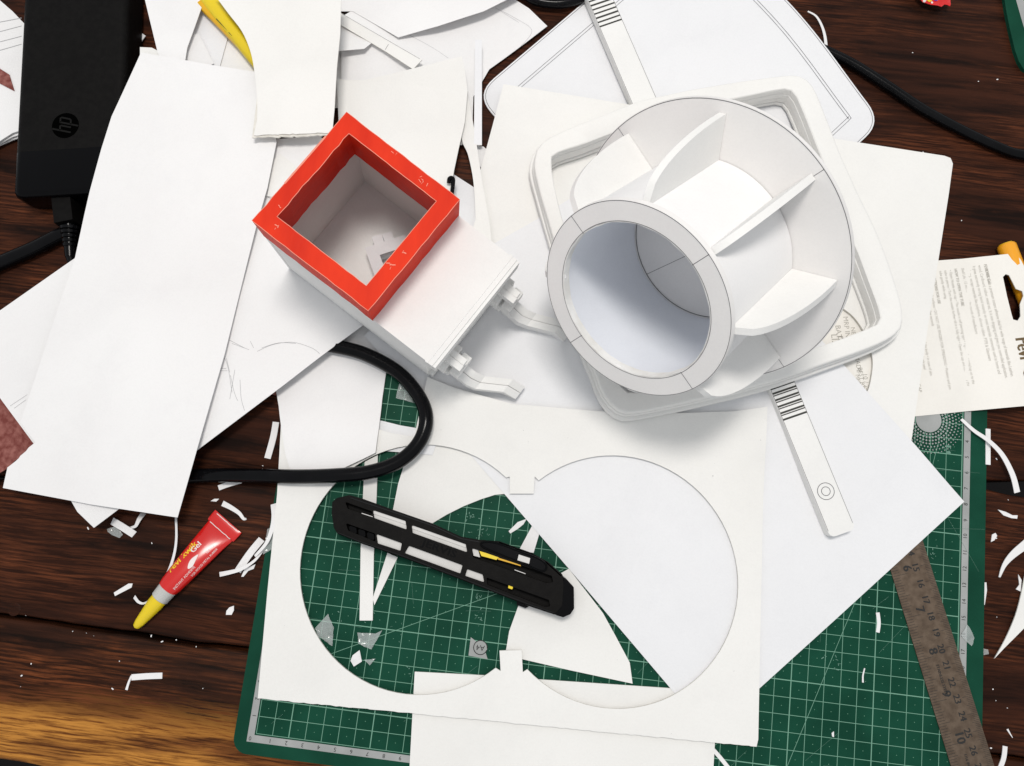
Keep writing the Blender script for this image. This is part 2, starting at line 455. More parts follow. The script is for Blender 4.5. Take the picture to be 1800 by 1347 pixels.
fl = mesh_obj('floor', [(-300, -300, -74), (300, -300, -74), (300, 300, -74), (-300, 300, -74)], [(0, 1, 2, 3)], M['dark']); fl['kind'] = 'structure'
kp = at(25, 1071, TZ)
mesh_obj('wood_plug', *join_geo(([(kp.x + r * math.cos(k * math.pi / 10), kp.y + r * math.sin(k * math.pi / 10), TZ + zz) for r, zz in ((0.42, 0.004), (0.36, 0.03)) for k in range(20)] + [(kp.x, kp.y, TZ + 0.02)],
         [(k, (k + 1) % 20, 20 + (k + 1) % 20, 20 + k) for k in range(20)] + [(20 + k, 20 + (k + 1) % 20, 40) for k in range(20)])), M['wood'], table, smooth=True)

# ------------------------------------------------------------------ cutting mats, ruler
def rounded(x0, y0, x1, y1, r, n=6):
    out = []
    for cx, cy, a in ((x1 - r, y1 - r, 0), (x0 + r, y1 - r, 90), (x0 + r, y0 + r, 180), (x1 - r, y0 + r, 270)):
        out += arc((cx, cy), r, a, a + 90, n)
    return out

MW, MH = 42, 27
mat_ = thing('cutting_mat', 'large green cutting mat with white centimetre grid under the paper models', 'cutting mat', (21, 13.5, TZ))
V, Fc, _ = plate_geo(rounded(-1.33, -1.25, 43.55, 28.3, 0.9), 0.0, 0.30)
mesh_obj('mat_sheet', V, Fc, M['green'], mat_)
def quad(x0, y0, x1, y1, z): return [(x0, y0, z), (x1, y0, z), (x1, y1, z), (x0, y1, z)], [(0, 1, 2, 3)]
bz = 0.010
mesh_obj('scale_band', *join_geo(quad(-0.52, -0.52, 42.52, -0.10, bz), quad(-0.52, 27.10, 42.52, 27.52, bz), quad(-0.52, -0.10, -0.10, 27.10, bz), quad(42.10, -0.10, 42.52, 27.10, bz)), M['band'], mat_)
g = []
for i in range(MW + 1):
    w = 0.030 if (MW - i) % 5 == 0 else 0.018
    g.append(quad(i - w, 0, i + w, MH, 0.012))
for j in range(MH + 1):
    w = 0.030 if (MH - j) % 5 == 0 else 0.018
    g.append(quad(0, j - w, MW, j + w, 0.016))
for (a, b) in (((2.3, 4.4), (17.5, 11.9)), ((31.3, 0.0), (41.0, 27.0)), ((41.0, 25.0), (39.9, 20.0)), ((25.0, 0.5), (30.0, 4.7))):
    g.append(ribbon_geo([(a[0], a[1], 0.020), (b[0], b[1], 0.020)], 0.030))
mesh_obj('grid_print', *join_geo(*g), M['gridline'], mat_)
d = []
for i in range(MW):
    for j in range(MH):
        x, y = i + 0.5, j + 0.5
        d.append(([(x - 0.03, y, 0.012), (x, y - 0.03, 0.012), (x + 0.03, y, 0.012), (x, y + 0.03, 0.012)], [(0, 1, 2, 3)]))
dots = mesh_obj('dot_print', *join_geo(*d), M['griddot'], mat_)
t_ = []
for i in range(1, MW): t_.append(text_geo(str(i), 0.34, (i - 0.09, -0.31, 0.018), 180))
for r in range(1, MH): t_.append(text_geo(str(r), 0.34, (42.31, MH - r - 0.06, 0.018), 90))
for r in range(1, 6): t_.append(text_geo(str(r), 0.34, (-0.31, r, 0.018), -90))
t_.append(text_geo('0', 0.34, (-0.33, -0.31, 0.018), 180))
mesh_obj('scale_numbers', *join_geo(*t_), M['ink'], mat_)
# A4 corner mark, dotted rosette and inner frame line
am = at(838, 1140, 0)
mesh_obj('corner_mark', [(am.x - 0.45, am.y - 0.48, 0.022), (am.x + 0.75, am.y - 0.55, 0.022), (am.x + 0.45, am.y + 0.1, 0.022), (am.x - 0.45, am.y + 0.62, 0.022)], [(0, 1, 2, 3)], M['band'], mat_)
cm_c = (am.x + 0.22, am.y + 0.08)
cv = [(cm_c[0], cm_c[1], 0.026)] + [(p[0], p[1], 0.026) for p in arc(cm_c, 0.42, 0, 360, 24)]
mesh_obj('corner_mark', cv, [(0, k, k + 1) for k in range(1, 25)], M['band'], mat_)
mesh_obj('corner_mark', *ribbon_geo([(p[0], p[1], 0.030) for p in arc(cm_c, 0.42, 0, 345, 24)], 0.05), M['ink'], mat_)
mesh_obj('corner_mark', *text_geo('A4', 0.46, (cm_c[0], cm_c[1], 0.030), 180), M['ink'], mat_)
rc = at(1632, 738, 0); ros = []
for ring, (rr, sz, n) in enumerate(((0.95, .075, 30), (1.15, .075, 36), (1.35, .072, 42), (1.55, .066, 48), (1.75, .058, 52), (1.95, .05, 56), (2.15, .042, 60))):
    for k in range(n):
        a = 2 * math.pi * (k + 0.5 * (ring % 2)) / n; x, y = rc.x + rr * math.cos(a), rc.y + rr * math.sin(a)
        ros.append(([(x - sz, y, 0.024), (x, y - sz, 0.024), (x + sz, y, 0.024), (x, y + sz, 0.024)], [(0, 1, 2, 3)]))
ros.append(([(rc.x, rc.y, 0.024)] + [(p[0], p[1], 0.024) for p in arc((rc.x, rc.y), 0.82, 0, 360, 30)], [(0, k, k + 1) for k in range(1, 31)]))
mesh_obj('rosette_print', *join_geo(*ros), M['band'], mat_)
# whitish cut marks and glue smears pressed into the vinyl
sm = []
r_ = random.Random(11)
for (x, y, k, sp) in ((828, 905, 14, 9), (846, 935, 12, 9), (843, 1085, 9, 7), (840, 1055, 10, 8), (1665, 786, 6, 6), (720, 1180, 4, 8), (650, 1090, 5, 10), (1470, 1165, 6, 6), (1640, 975, 7, 7), (700, 1120, 4, 12), (600, 1085, 4, 10), (1450, 1140, 4, 8)):
    for _ in range(k):
        p = at(x + r_.gauss(0, sp * 0.6), y + r_.gauss(0, sp), 0); a = r_.uniform(0, 3.1); l = r_.uniform(0.02, 0.09)
        sm.append(ribbon_geo([(p.x - l * math.cos(a), p.y - l * math.sin(a), 0.028), (p.x + l * math.cos(a), p.y + l * math.sin(a), 0.028)], r_.uniform(0.012, 0.06)))
for (x, y, rx, ry) in ((1667, 796, .15, .11), (1667, 785, .16, .09)):
    p = at(x, y, 0); sm.append(([(p.x, p.y, 0.03)] + [(p.x + rx * math.cos(k) * r_.uniform(.7, 1.2), p.y + ry * math.sin(k) * r_.uniform(.7, 1.2), 0.03) for k in [i * 0.628 for i in range(10)]], [(0, k, k % 10 + 1) for k in range(1, 11)]))
for _ in range(70):
    x, y, a, l = r_.uniform(0, 42), r_.uniform(0, 26), r_.choice((0.05, 1.52, 0.8, r_.uniform(0, 3.1))) + r_.gauss(0, 0.06), r_.uniform(0.3, 2.2)
    sm.append(ribbon_geo([(x - l * math.cos(a), y - l * math.sin(a), 0.027), (x, y + 0.02, 0.027), (x + l * math.cos(a), y + l * math.sin(a), 0.027)], 0.009))
mesh_obj('cut_mark', *join_geo(*sm), M['matscratch'], mat_)['kind'] = 'stuff'

m2 = thing('cutting_mat', 'corner of a second green cutting mat lying beyond the black cord on bare wood', 'cutting mat', tuple(at(1810, 60, TZ)))
z0 = 0.0
sheet('mat_sheet', [(1762, -30), (1768, 15), (1775, 50), (1784, 88), (1791, 108), (1799, 121), (1812, 130), (1990, 118), (1990, -90), (1745, -90)], z0, 0.30, M['green'], parent=m2)
sheet('scale_band', [(1783, -30), (1786, 0), (1798, 42), (1816, 98), (1980, 88), (1980, 60), (1835, 66), (1800, 0), (1796, -30)], 0.014, 0.004, M['band'], parent=m2)

# steel ruler, slid half under the plain sheet
RA = at(1567, 1007, 0.1); RB = at(1672, 1347, 0.1)
rd = (RB - RA); rd.z = 0; rd.normalize(); rn = Vector((-rd.y, rd.x, 0))          # rd runs towards larger numbers, rn to the centimetre edge
rul = thing('steel_ruler', 'worn stainless steel ruler with inch and centimetre scales slid under the plain sheet', 'ruler', tuple(RA))
def rp(s, v, z=0.10): q = RA + rd * s + rn * v; return (q.x, q.y, z)
V = [rp(-8, 0), rp(16, 0), rp(16, 2.5), rp(-8, 2.5)]
V += [(x, y, 0.024) for x, y, _ in V]
mesh_obj('blade', V, [(0, 1, 2, 3), (7, 6, 5, 4), (0, 4, 5, 1), (1, 5, 6, 2), (2, 6, 7, 3), (3, 7, 4, 0)], M['steel'], rul)
q20 = at(1651, 1141, 0.1)
c20 = (q20 - RA).dot(rd); 
cm0 = c20 - 20.0 + 0.0                                                       # s of the 0 cm mark
tk = []
for k in range(-40, 160):
    s = cm0 + 14 + k * 0.1
    if -8 < s < 16:
        l = 0.62 if k % 10 == 0 else (0.50 if k % 5 == 0 else 0.36)
        tk.append(ribbon_geo([rp(s, 2.5 - l, 0.104), rp(s, 2.48, 0.104)], 0.019))
i7 = (at(1612, 1082, 0.1) - RA).dot(rd)
for k in range(-30, 90):
    s = i7 + k * 2.54 / 16
    if -8 < s < 16:
        l = 0.95 if k % 16 == 0 else (0.72 if k % 8 == 0 else (0.58 if k % 4 == 0 else 0.46))
        tk.append(ribbon_geo([rp(s, 0.02, 0.104), rp(s, l, 0.104)], 0.021))
mesh_obj('scale_print', *join_geo(*tk), M['ink'], rul)
ra = math.degrees(math.atan2(rd.y, rd.x))
tx = []
for c in range(13, 30): tx.append(text_geo(str(c), 0.56, rp(cm0 + c + 0.02, 1.55, 0.106), ra, True))
for i in range(5, 13): tx.append(text_geo(str(i), 0.76, rp(i7 + (i - 7) * 2.54 - 0.30, 1.02, 0.106), ra, True))
tx.append(text_geo('STAINLESS STEEL', 0.24, rp(i7 + 1.9 * 2.54 - 0.9, 1.02, 0.106), ra, True))
tx.append(text_geo('1/16 INT PART', 0.24, rp(i7 + 3 * 2.54 + 1.4, 1.02, 0.106), ra, True))
mesh_obj('scale_numbers', *join_geo(*tx), M['ink'], rul)

# ------------------------------------------------------------------ loose sheets, lowest first
FIT = 0.035    # thickness of paper as built
card_x = (0.86, -0.51); BO = (-2.31, 28.86)
def st(x, y): dx, dy = x - BO[0], y - BO[1]; return dx * 0.86 - dy * 0.51, dx * 0.51 + dy * 0.86
zI = lambda x, y: 0.17 + 0.22 * smooth01(19.0, 23.0, y) + wob(0.03, 0.15, 3)(x, y) * smooth01(20, 28, y)
zJ = lambda x, y: 0.40 + 0.24 * smooth01(18.5, 22.6, y) + wob(0.02, 0.2, 5)(x, y)
zL = lambda x, y: 0.22 + 0.46 * smooth01(21.5, 18.4, y)
zB = lambda x, y: min(1.86 - 0.112 * st(x, y)[0], 2.0 + 0.012 * st(x, y)[0]) - 0.034 * max(0.0, -st(x, y)[1] - 3) - 0.05 - 0.30 * smooth01(4.4, 6.6, st(x, y)[0]) ** 2
zA = lambda x, y: (2.62 - 0.016 * (46 - y) if y > 31 else 2.38 - 0.048 * (31 - y)) + 0.10 * smooth01(-6, -12, x) + wob(0.05, 0.12, 9)(x, y)

# vertical strip and offcuts lying straight on the green mat inside the left cut-out
sheet('card_strip', [(641, 812), (664, 800), (662, 870), (657, 975), (655, 1091), (632, 1091), (634, 960), (639, 850)], 0.14, 0.11, M['card'], 'long narrow card strip running under the black utility knife', 'card strip', edge=M['edge'])
sheet('card_offcut', [(681, 972), (699, 980), (658, 1064), (655, 1052)], 0.12, 0.10, M['card'], 'pointed card sliver leaning against the narrow strip below the knife', 'card offcut', edge=M['edge'])
sheet('card_offcut', [(718, 790), (760, 775), (830, 780), (900, 850), (893, 868)] + [(870, 870), (845, 878), (815, 890), (785, 905), (755, 923)] + [(735, 918), (689, 905), (700, 850), (712, 812)], 0.12, 0.09, M['card'], 'card offcut with a concave arc edge inside the left round cut-out', 'card offcut', edge=M['edge'])
sheet('card_strip', [(935, 925), (952, 925), (938, 972), (912, 968)], 0.11, 0.08, M['paper'], 'short white strip poking out above the knife beside the plain sheet', 'card strip')
sheet('card_offcut', [(918, 1046), (1000, 1000), (1060, 1078), (1082, 1118), (1107, 1165), (1112, 1202), (1000, 1178), (888, 1152), (895, 1110)], 0.12, 0.09, M['card'], 'wedge of cream card under the tip of the black utility knife', 'card offcut', edge=M['edge'])
sheet('card_sheet', [(729, 1181), (865, 1188), (940, 1194), (1178, 1210), (1262, 1216), (1250, 1420), (716, 1420)], 0.12, 0.10, M['card'], 'plain cream card under the lower edge of the cut-out board', 'card sheet', edge=M['edge'])

# printed label and card with a round hole under the square frame
lab = thing('printed_label', 'printed label showing through the round hole beside the square frame', 'label', tuple(at(1500, 610, 0.0)))
sheet('label_sheet', [(1330, 520), (1540, 500), (1600, 700), (1400, 740)], 0.07, 0.03, M['pack'], parent=lab)
tl = []
for s_, x, y, sz in (('MRP IN', 1488, 575, .45), ('Rs.', 1484, 600, .4), ('BATCH', 1475, 593, .5), ('LIZ', 1467, 598, .6), ('DEL', 1478, 602, .5), ('NET', 1500, 585, .4), ('BEST BY', 1514, 665, .40), ('10 / 24', 1522, 672, .42), ('MFD', 1508, 668, .36), ('MADE', 1508, 640, .42)):
    p = at(x, y, 0.075); tl.append(text_geo(s_, sz, (p.x, p.y, 0.078), -80))
mesh_obj('label_print', *join_geo(*tl), M['packtext'], lab)

HH = spline([(1455, 540), (1490, 548), (1517, 580), (1532, 620), (1533, 655), (1520, 695), (1480, 700), (1440, 640)], 5, True)
sheet('card_sheet', [(885, 148), (1100, 183), (1480, 246), (1660, 274), (1671, 278), (1675, 288), (1668, 340), (1632, 570), (1600, 790), (1500, 770), (900, 720), (866, 640), (858, 415), (843, 305), (866, 220)], 0.32, 0.18, M['card'],
      'broad cream card with a round hole under the square white frame', 'card sheet', holes=[HH], edge=M['edge'])

# large rounded panel with printed border lines, top
pan = thing('rounded_sheet', 'large white rounded panel printed with a thin double border', 'paper sheet', tuple(at(1200, 80, TZ)))
PC = [(848, 168), (1130, -70), (1300, -75), (1360, 0), (1505, 165), (1519, 215), (1500, 262), (1200, 420), (1000, 420), (868, 250), (849, 205)]
def world_round(pts, r, n=6):
    out = []; m = len(pts)
    for i in range(m):
        a, b, c = Vector(pts[i - 1]), Vector(pts[i]), Vector(pts[(i + 1) % m])
        u = (a - b).normalized(); v = (c - b).normalized(); ang = u.angle(v); tl_ = min(r / math.tan(ang / 2), (a - b).length * .45, (c - b).length * .45)
        p, q = b + u * tl_, b + v * tl_
        for k in range(n + 1):
            t = k / n; out.append(tuple((p * (1 - t) + b * t) * (1 - t) + (b * (1 - t) + q * t) * t))
    return out
PW = world_round([tuple(at(x, y, -0.1))[:2] for x, y in ((835, 165), (1225, -165), (1550, 215), (1180, 560))], 1.9, 8)
pb_ = at(1388, 52, 0.3)
zP = lambda x, y: -0.16 + 0.90 * math.exp(-((x - pb_.x) ** 2 + (y - pb_.y) ** 2) / 42.0)
sheet('backing_sheet', PW, zP, 0.10, M['cool'], parent=pan, world_xy=True, edge=M['edge'])
def inset(poly, d):
    out = []; m = len(poly)
    ar = sum(poly[i][0] * poly[(i + 1) % m][1] - poly[(i + 1) % m][0] * poly[i][1] for i in range(m))
    sg = 1 if ar > 0 else -1
    for i in range(m):
        a, b, c = Vector(poly[i - 1]), Vector(poly[i]), Vector(poly[(i + 1) % m])
        e1 = (b - a); e2 = (c - b)
        if e1.length < 1e-6 or e2.length < 1e-6: out.append(tuple(b)); continue
        n1 = Vector((-e1.y, e1.x)).normalized() * sg; n2 = Vector((-e2.y, e2.x)).normalized() * sg
        k = (n1 + n2); k = k / max(0.3, (1 + n1.dot(n2)))
        out.append(tuple(b + k * d))
    return out
gl = []
for dd, w in ((0.13, 0.030), (1.62, 0.028), (1.82, 0.028)):
    q_ = inset(PW, dd); q_ = [tuple(Vector(q_[i]).lerp(Vector(q_[(i + 1) % len(q_)]), k / 12)) for i in range(len(q_)) for k in range(12)]
    gl.append(ribbon_geo([(x, y, zP(x, y) + 0.016) for x, y in q_], w, True))
mesh_obj('printed_line', *join_geo(*gl), M['line'], pan)

# plain cool white sheet running under the frame, the cut-out board and the box
sheet('paper_sheet', [(1695, 882), (1470, 1088), (1245, 1292), (1175, 1206), (1000, 1000), (830, 803), (741, 704), (640, 590), (760, 470), (862, 432), (945, 385), (1080, 300), (1240, 400), (1450, 604), (1535, 700)], zI, FIT, M['cool'],
      'plain cool white sheet with its corner over the steel ruler and green mat', 'paper sheet')

# board with two overlapping round cut-outs
cL, rL = at(742, 1000, 0.4), None
def circ(pts):   # circle through three photograph points at the board's height
    (x1, y1), (x2, y2), (x3, y3) = [tuple(at(px_, py_, 0.4))[:2] for px_, py_ in pts]
    d_ = 2 * (x1 * (y2 - y3) + x2 * (y3 - y1) + x3 * (y1 - y2))
    ux = ((x1**2 + y1**2) * (y2 - y3) + (x2**2 + y2**2) * (y3 - y1) + (x3**2 + y3**2) * (y1 - y2)) / d_
    uy = ((x1**2 + y1**2) * (x3 - x2) + (x2**2 + y2**2) * (x1 - x3) + (x3**2 + y3**2) * (x2 - x1)) / d_
    return (ux, uy), math.hypot(x1 - ux, y1 - uy)
(cA, rA), (cB, rB) = circ([(528, 985), (735, 1222), (770, 783)]), circ([(1065, 801), (1297, 1010), (1110, 1245)])
def ang_of(c, q): p = at(*q, 0.4); return math.degrees(math.atan2(p.y - c[1], p.x - c[0]))
aU, aD = ang_of(cA, (897, 832)), ang_of(cA, (879, 1185))
bU, bD = ang_of(cB, (940, 836)), ang_of(cB, (918, 1186))
W2 = lambda q: tuple(at(*q, 0.4))[:2]
hole = arc(cA, rA, aU, aD + 360, 60) + [W2((880, 1180)), W2((878, 1144)), W2((917, 1143)), W2((919, 1182))] + arc(cB, rB, bD % 360 - 360, bU, 60) + [W2((940, 838)), W2((938, 868)), W2((896, 868)), W2((896, 838))]
edgeL = jag((453, 1228), (1330, 1313), 110, 0.8, 4)
outer = [W2(p) for p in [(494, 745), (487, 870), (470, 1040)] + edgeL + [(1330, 1313), (1333, 1300), (1336, 1150), (1341, 900), (1347, 716), (1290, 724), (1200, 727), (1052, 724), (900, 711), (800, 683), (752, 664), (728, 768), (690, 762), (655, 752)]]
jbd = sheet('cutout_board', outer, zJ, 0.16, M['card'], 'cream board with two overlapping round cut-outs and small tabs', 'cut-out board', holes=[hole], world_xy=True, edge=M['edge'])
sp_ = []
for (x, y, q) in ((1253, 837, .05), (1337, 774, .035), (920, 757, .03), (998, 770, .025), (929, 777, .025), (1085, 1160, .02), (596, 1178, .03), (1256, 815, .02), (775, 756, .03), (800, 760, .02), (1390, 815, .02), (1290, 1180, .03), (560, 1240, .02), (1180, 1290, .025), (500, 1100, .02)):
    p = at(x, y, zJ); zz = zJ(p.x, p.y) + 0.012
    sp_.append(([(p.x - q, p.y, zz), (p.x, p.y - q * .6, zz), (p.x + q, p.y + q * .2, zz), (p.x + q * .1, p.y + q * .7, zz)], [(0, 1, 2, 3)]))
mesh_obj('speck', *join_geo(*sp_), M['pencil'], jbd)['kind'] = 'stuff'
sheet('card_offcut', [(640, 735), (672, 740), (704, 748), (734, 753), (742, 720), (752, 690), (790, 720), (760, 800), (640, 790)], 0.20, 0.03, M['cool'], 'thin white arc-edged scrap peeping from under the cut-out board by the cord', 'card offcut')
# card leaning on the board under the cord loop
sheet('card_sheet', [(478, 655), (560, 560), (660, 540), (690, 560), (685, 610), (672, 700), (666, 752), (660, 796), (640, 806), (585, 832), (545, 850), (527, 850), (516, 846), (502, 800), (490, 715)], zL, 0.10, M['paper'],
      'blush white card with a torn lower corner under the black cord loop', 'card sheet', edge=M['edge'])
sheet('card_offcut', [(497, 762), (506, 800), (517, 846), (600, 840), (592, 800)], lambda x, y: zL(x, y) - 0.12, 0.06, M['card'], 'torn backing layer peeling below the blush white card', 'card offcut')

# sandpaper under the drawing sheet
sheet('sandpaper_sheet', [(-90, 640), (0, 660), (62, 700)] + jag((66, 776), (-30, 860), 12, 2.0, 2) + [(-90, 830)], 0.70, 0.06, M['sand'], 'torn red-brown sandpaper jutting out at the left edge of the white sheets', 'sandpaper')
sheet('sandpaper_sheet', [(465, 690), (480, 640), (560, 600), (560, 690), (491, 697)], 0.10, 0.05, M['sand'], 'sliver of red sandpaper showing between the drawing sheet and the blush card', 'sandpaper')

# drawing sheet under the box, its lower edge bent down
drw = sheet('drawing_sheet', [(165, 928), (350, 789), (500, 676), (645, 567), (760, 480), (700, 380), (520, 280), (380, 290), (130, 455), (0, 546), (-120, 628), (0, 700), (62, 784), (120, 872), (136, 900)], zB, FIT, M['paper'],
      'white sheet with faint pencil sketch lines under the red-rimmed box', 'paper sheet', res=0.9)
pl = []
for pts in ([(452, 618), (480, 606), (515, 602), (548, 612), (562, 622)], [(460, 612), (490, 603), (520, 604)], [(403, 598), (430, 612)], [(408, 604), (438, 615)], [(391, 628), (397, 634), (402, 652), (408, 690)], [(384, 652), (400, 652)], [(386, 648), (398, 648)], [(405, 660), (412, 690), (418, 705)], [(422, 668), (424, 700), (430, 722)], [(398, 630), (404, 655)], [(413, 650), (404, 702)], [(18, 714), (48, 694)], [(25, 718), (46, 703)], [(440, 600), (446, 612)]):
    mesh_obj('pencil_line', *ribbon_geo(px_path(spline(pts, 5) if len(pts) > 2 else pts, zB, 0.014), 0.022), M['pencil'], drw)

# left big sheet
zA2 = zA
sheet('paper_sheet', [(248, 92), (262, 95)] + jag((275, 97), (330, 105), 5, 2, 3) + [(370, 114), (447, 126), (470, 180), (486, 250), (470, 330), (452, 392), (425, 500), (395, 622), (352, 770), (312, 910), (160, 887), (5, 858), (13, 822)] + jag((13, 822), (62, 778), 8, 1.5, 5)[1:] + [(62, 778), (50, 762), (36, 742), (50, 700), (132, 452), (158, 335), (178, 262), (196, 205)], zA, FIT, M['paper'],
      'big plain white sheet lying over the black power brick and the sketch sheet', 'paper sheet', res=1.0)

# sheets and scraps at the top
zF = lambda x, y: 0.10 + 0.55 * smooth01(6, 0, x) + 0.12 * math.sin(0.35 * x + 0.3 * y)
fsh = sheet('paper_sheet', [(600, 30), (640, 6), (800, -12), (900, -4), (930, 15), (962, 46), (860, 122), (832, 170), (830, 235), (812, 255), (700, 240), (600, 190)], zF, FIT, M['paper'],
      'thin white sheet with faint drawn lines under the rounded printed sheet', 'paper sheet')
for pts in ([(720, 62), (760, 84), (790, 104)], [(870, 14), (905, 32), (935, 54), (915, 82)], [(880, 20), (912, 40)]):
    mesh_obj('pencil_line', *ribbon_geo(px_path(spline(pts, 6), zF, 0.014), 0.018), M['pencil'], fsh)
sheet('paper_sheet', [(700, 66), (770, 46), (850, 20), (910, -10), (930, -60), (560, -60), (560, 20), (620, 20)], lambda x, y: 0.85 + 0.05 * (y - 48) + 0.10 * math.sin(0.4 * x), FIT, M['paper'],
      'upper white sheet whose lifted edge casts a soft diagonal shadow', 'paper sheet')
sheet('paper_sheet', [(560, 20), (640, 60), (660, 70), (640, 86), (570, 92)], lambda x, y: 1.25 + 0.35 * math.sin(0.9 * y), FIT, M['paper'], 'crumpled white sheet corner beside the torn card strip', 'paper sheet')
sheet('paper_sheet', [(560, 88), (640, 82), (740, 112), (800, 100), (790, 190), (560, 190)], lambda x, y: 0.50 + 0.10 * math.sin(0.7 * x), FIT, M['paper'], 'white sheet showing between the torn card and the narrow diagonal strip', 'paper sheet')
ds = thing('card_strip', 'narrow diagonal card strip crossing the white sheets behind the box', 'card strip', tuple(at(670, 70, 0.9)))
sheet('strip_sheet', [(598, 22), (690, 76), (742, 105), (726, 122), (680, 92), (596, 42)], 1.15, 0.08, M['card'], parent=ds, edge=M['edge'])
mesh_obj('printed_line', *join_geo(ribbon_geo(px_path([(600, 24), (738, 104)], 1.15), 0.018), ribbon_geo(px_path([(683, 78), (677, 88)], 1.15), 0.022)), M['line'], ds)
sheet('card_strip', [(835, 70), (847, 70), (847, 255), (833, 255)], lambda x, y: 0.95 - 0.05 * (46 - y), 0.10, M['cool'], 'slim upright white strip standing between the cream cards behind the box', 'card strip', edge=M['edge'])
sheet('card_offcut', [(836, 255), (850, 258), (862, 268), (850, 300), (838, 285)], 0.05, 0.08, M['paper'], 'small white offcut below the slim strip over bare wood', 'card offcut')
sheet('card_offcut', spline([(818, 150), (828, 195), (838, 255), (848, 320), (862, 400), (866, 450)], 4) + [(820, 440)] + spline([(836, 385), (834, 340), (830, 305), (822, 270), (812, 245), (815, 200)], 4), 0.62, 0.09, M['card'], 'long curved cream offcut ending behind the box corner', 'card offcut', edge=M['edge'])
sheet('paper_sheet', [(795, 305), (834, 330), (838, 420), (790, 410), (770, 330)], 0.20, 0.06, M['cool'], 'white paper corner over dark wood behind the box', 'paper sheet')
sheet('card_sheet', [(592, 138), (612, 141), (640, 141), (720, 122), (812, 99), (818, 128), (822, 160), (817, 215), (806, 262), (798, 300), (792, 340), (700, 360), (600, 330)], lambda x, y: 0.98 + 0.62 * smooth01(42.5, 46.5, y), 0.12, M['card'], 'cream card with wavy cut edges standing behind the red-rimmed box', 'card sheet', edge=M['edge'])
hk = tube_geo(spline([tuple(at(789, 322, 1.2)), tuple(at(790, 314, 1.35)), tuple(at(796, 314, 1.3)), tuple(at(796, 326, 1.2)), tuple(at(793, 350, 1.0))], 5), 0.14, 8)
tag(mesh_obj('wire_clip', *hk, M['black'], smooth=True), 'small black wire hook beside the corner of the red rim', 'wire clip')
# left top: bits between the brick and the torn card
sheet('paper_sheet', [(250, -20), (262, 30), (277, 92), (300, 140), (320, 140), (329, 84), (345, 40), (366, -20)], lambda x, y: 2.30 + 0.02 * (y - 42), FIT, M['paper'], 'tapering white sheet beside the black power brick', 'paper sheet')
sheet('paper_sheet', [(320, 60), (350, 60), (376, 112), (330, 130), (310, 110)], 1.9, FIT, M['paper'], 'white paper tip lying below the yellow knife', 'paper sheet')
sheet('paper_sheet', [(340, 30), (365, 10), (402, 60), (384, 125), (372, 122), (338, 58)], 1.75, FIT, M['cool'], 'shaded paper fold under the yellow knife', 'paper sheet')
sheet('paper_sheet', [(395, 50), (460, 50), (470, 150), (380, 140)], 1.65, FIT, M['paper'], 'white sheet beneath the blade end of the yellow knife', 'paper sheet')
sheet('card_offcut', [(246, 83), (267, 84), (290, 96), (280, 102), (246, 96)], 2.2, 0.06, M['card'], 'small cream offcut tucked at the top of the big plain sheet', 'card offcut')
sheet('card_offcut', [(244, 55), (256, 63), (245, 78)], 0.0, 0.05, M['cool'], 'tiny grey paper corner in the dark gap beside the power brick', 'card offcut')
sheet('paper_sheet', [(486, 245), (560, 238), (640, 300), (560, 380), (480, 350), (440, 330)], 2.02, FIT, M['paper'], 'white sheet in the shade below the torn card edge', 'paper sheet')
sheet('card_offcut', [(478, 285), (492, 270), (530, 300), (500, 350), (470, 345)], 2.10, 0.04, M['card'], 'small cream offcut between the big plain sheet and the red rim', 'card offcut')
# yellow snap knife under the torn card
yk = thing('yellow_knife', 'yellow plastic snap knife half hidden under the torn card', 'utility knife', tuple(at(400, 50, 1.6)))
yp = [at(340, -40, 2.25), at(385, 20, 2.25), at(430, 75, 2.2), at(470, 125, 2.1)]
mesh_obj('handle', *tube_geo(spline(yp, 6), 0.62, 14, flat=0.75), M['yellow'], yk, smooth=True)
mesh_obj('grip_rail', *tube_geo([tuple(at(352, 6, 2.2)), tuple(at(395, 50, 2.2)), tuple(at(440, 98, 2.1))], 0.30, 10, flat=0.8), M['amber'], yk, smooth=True)
mesh_obj('handle_print', *join_geo(ribbon_geo([tuple(at(403, 56, 2.56)), tuple(at(409, 62, 2.56))], 0.16), ribbon_geo([tuple(at(411, 63, 2.55)), tuple(at(428, 82, 2.55))], 0.08), ribbon_geo([tuple(at(380, 33, 2.55)), tuple(at(400, 54, 2.55))], 0.05)), M['ink'], yk)
# torn thick card
tc_ = spline([(375, -12), (400, 22), (425, 55), (440, 90), (447, 125), (452, 170), (452, 210)], 4)
zC = lambda x, y: 3.30 + 0.03 * (y - 40) + wob(0.05, 0.12, 4)(x, y)
torn = thing('torn_card', 'thick grey-white card with a torn lower edge overlapping the big plain sheet', 'torn card', tuple(at(520, 120, 3.0)))
sheet('top_layer', tc_ + jag((446, 238), (584, 233), 22, 0.9, 8) + [(584, 233), (588, 190), (592, 120), (598, 60), (600, -12)], zC, 0.06, M['card'], parent=torn, edge=M['edge'])
sheet('bottom_layer', [(395, -12)] + tc_[10:-4] + jag((443, 242), (580, 238), 24, 1.6, 18) + [(580, 238), (586, 190), (596, 60), (600, -12)], lambda x, y: zC(x, y) - 0.09, 0.12, M['edge'], parent=torn)

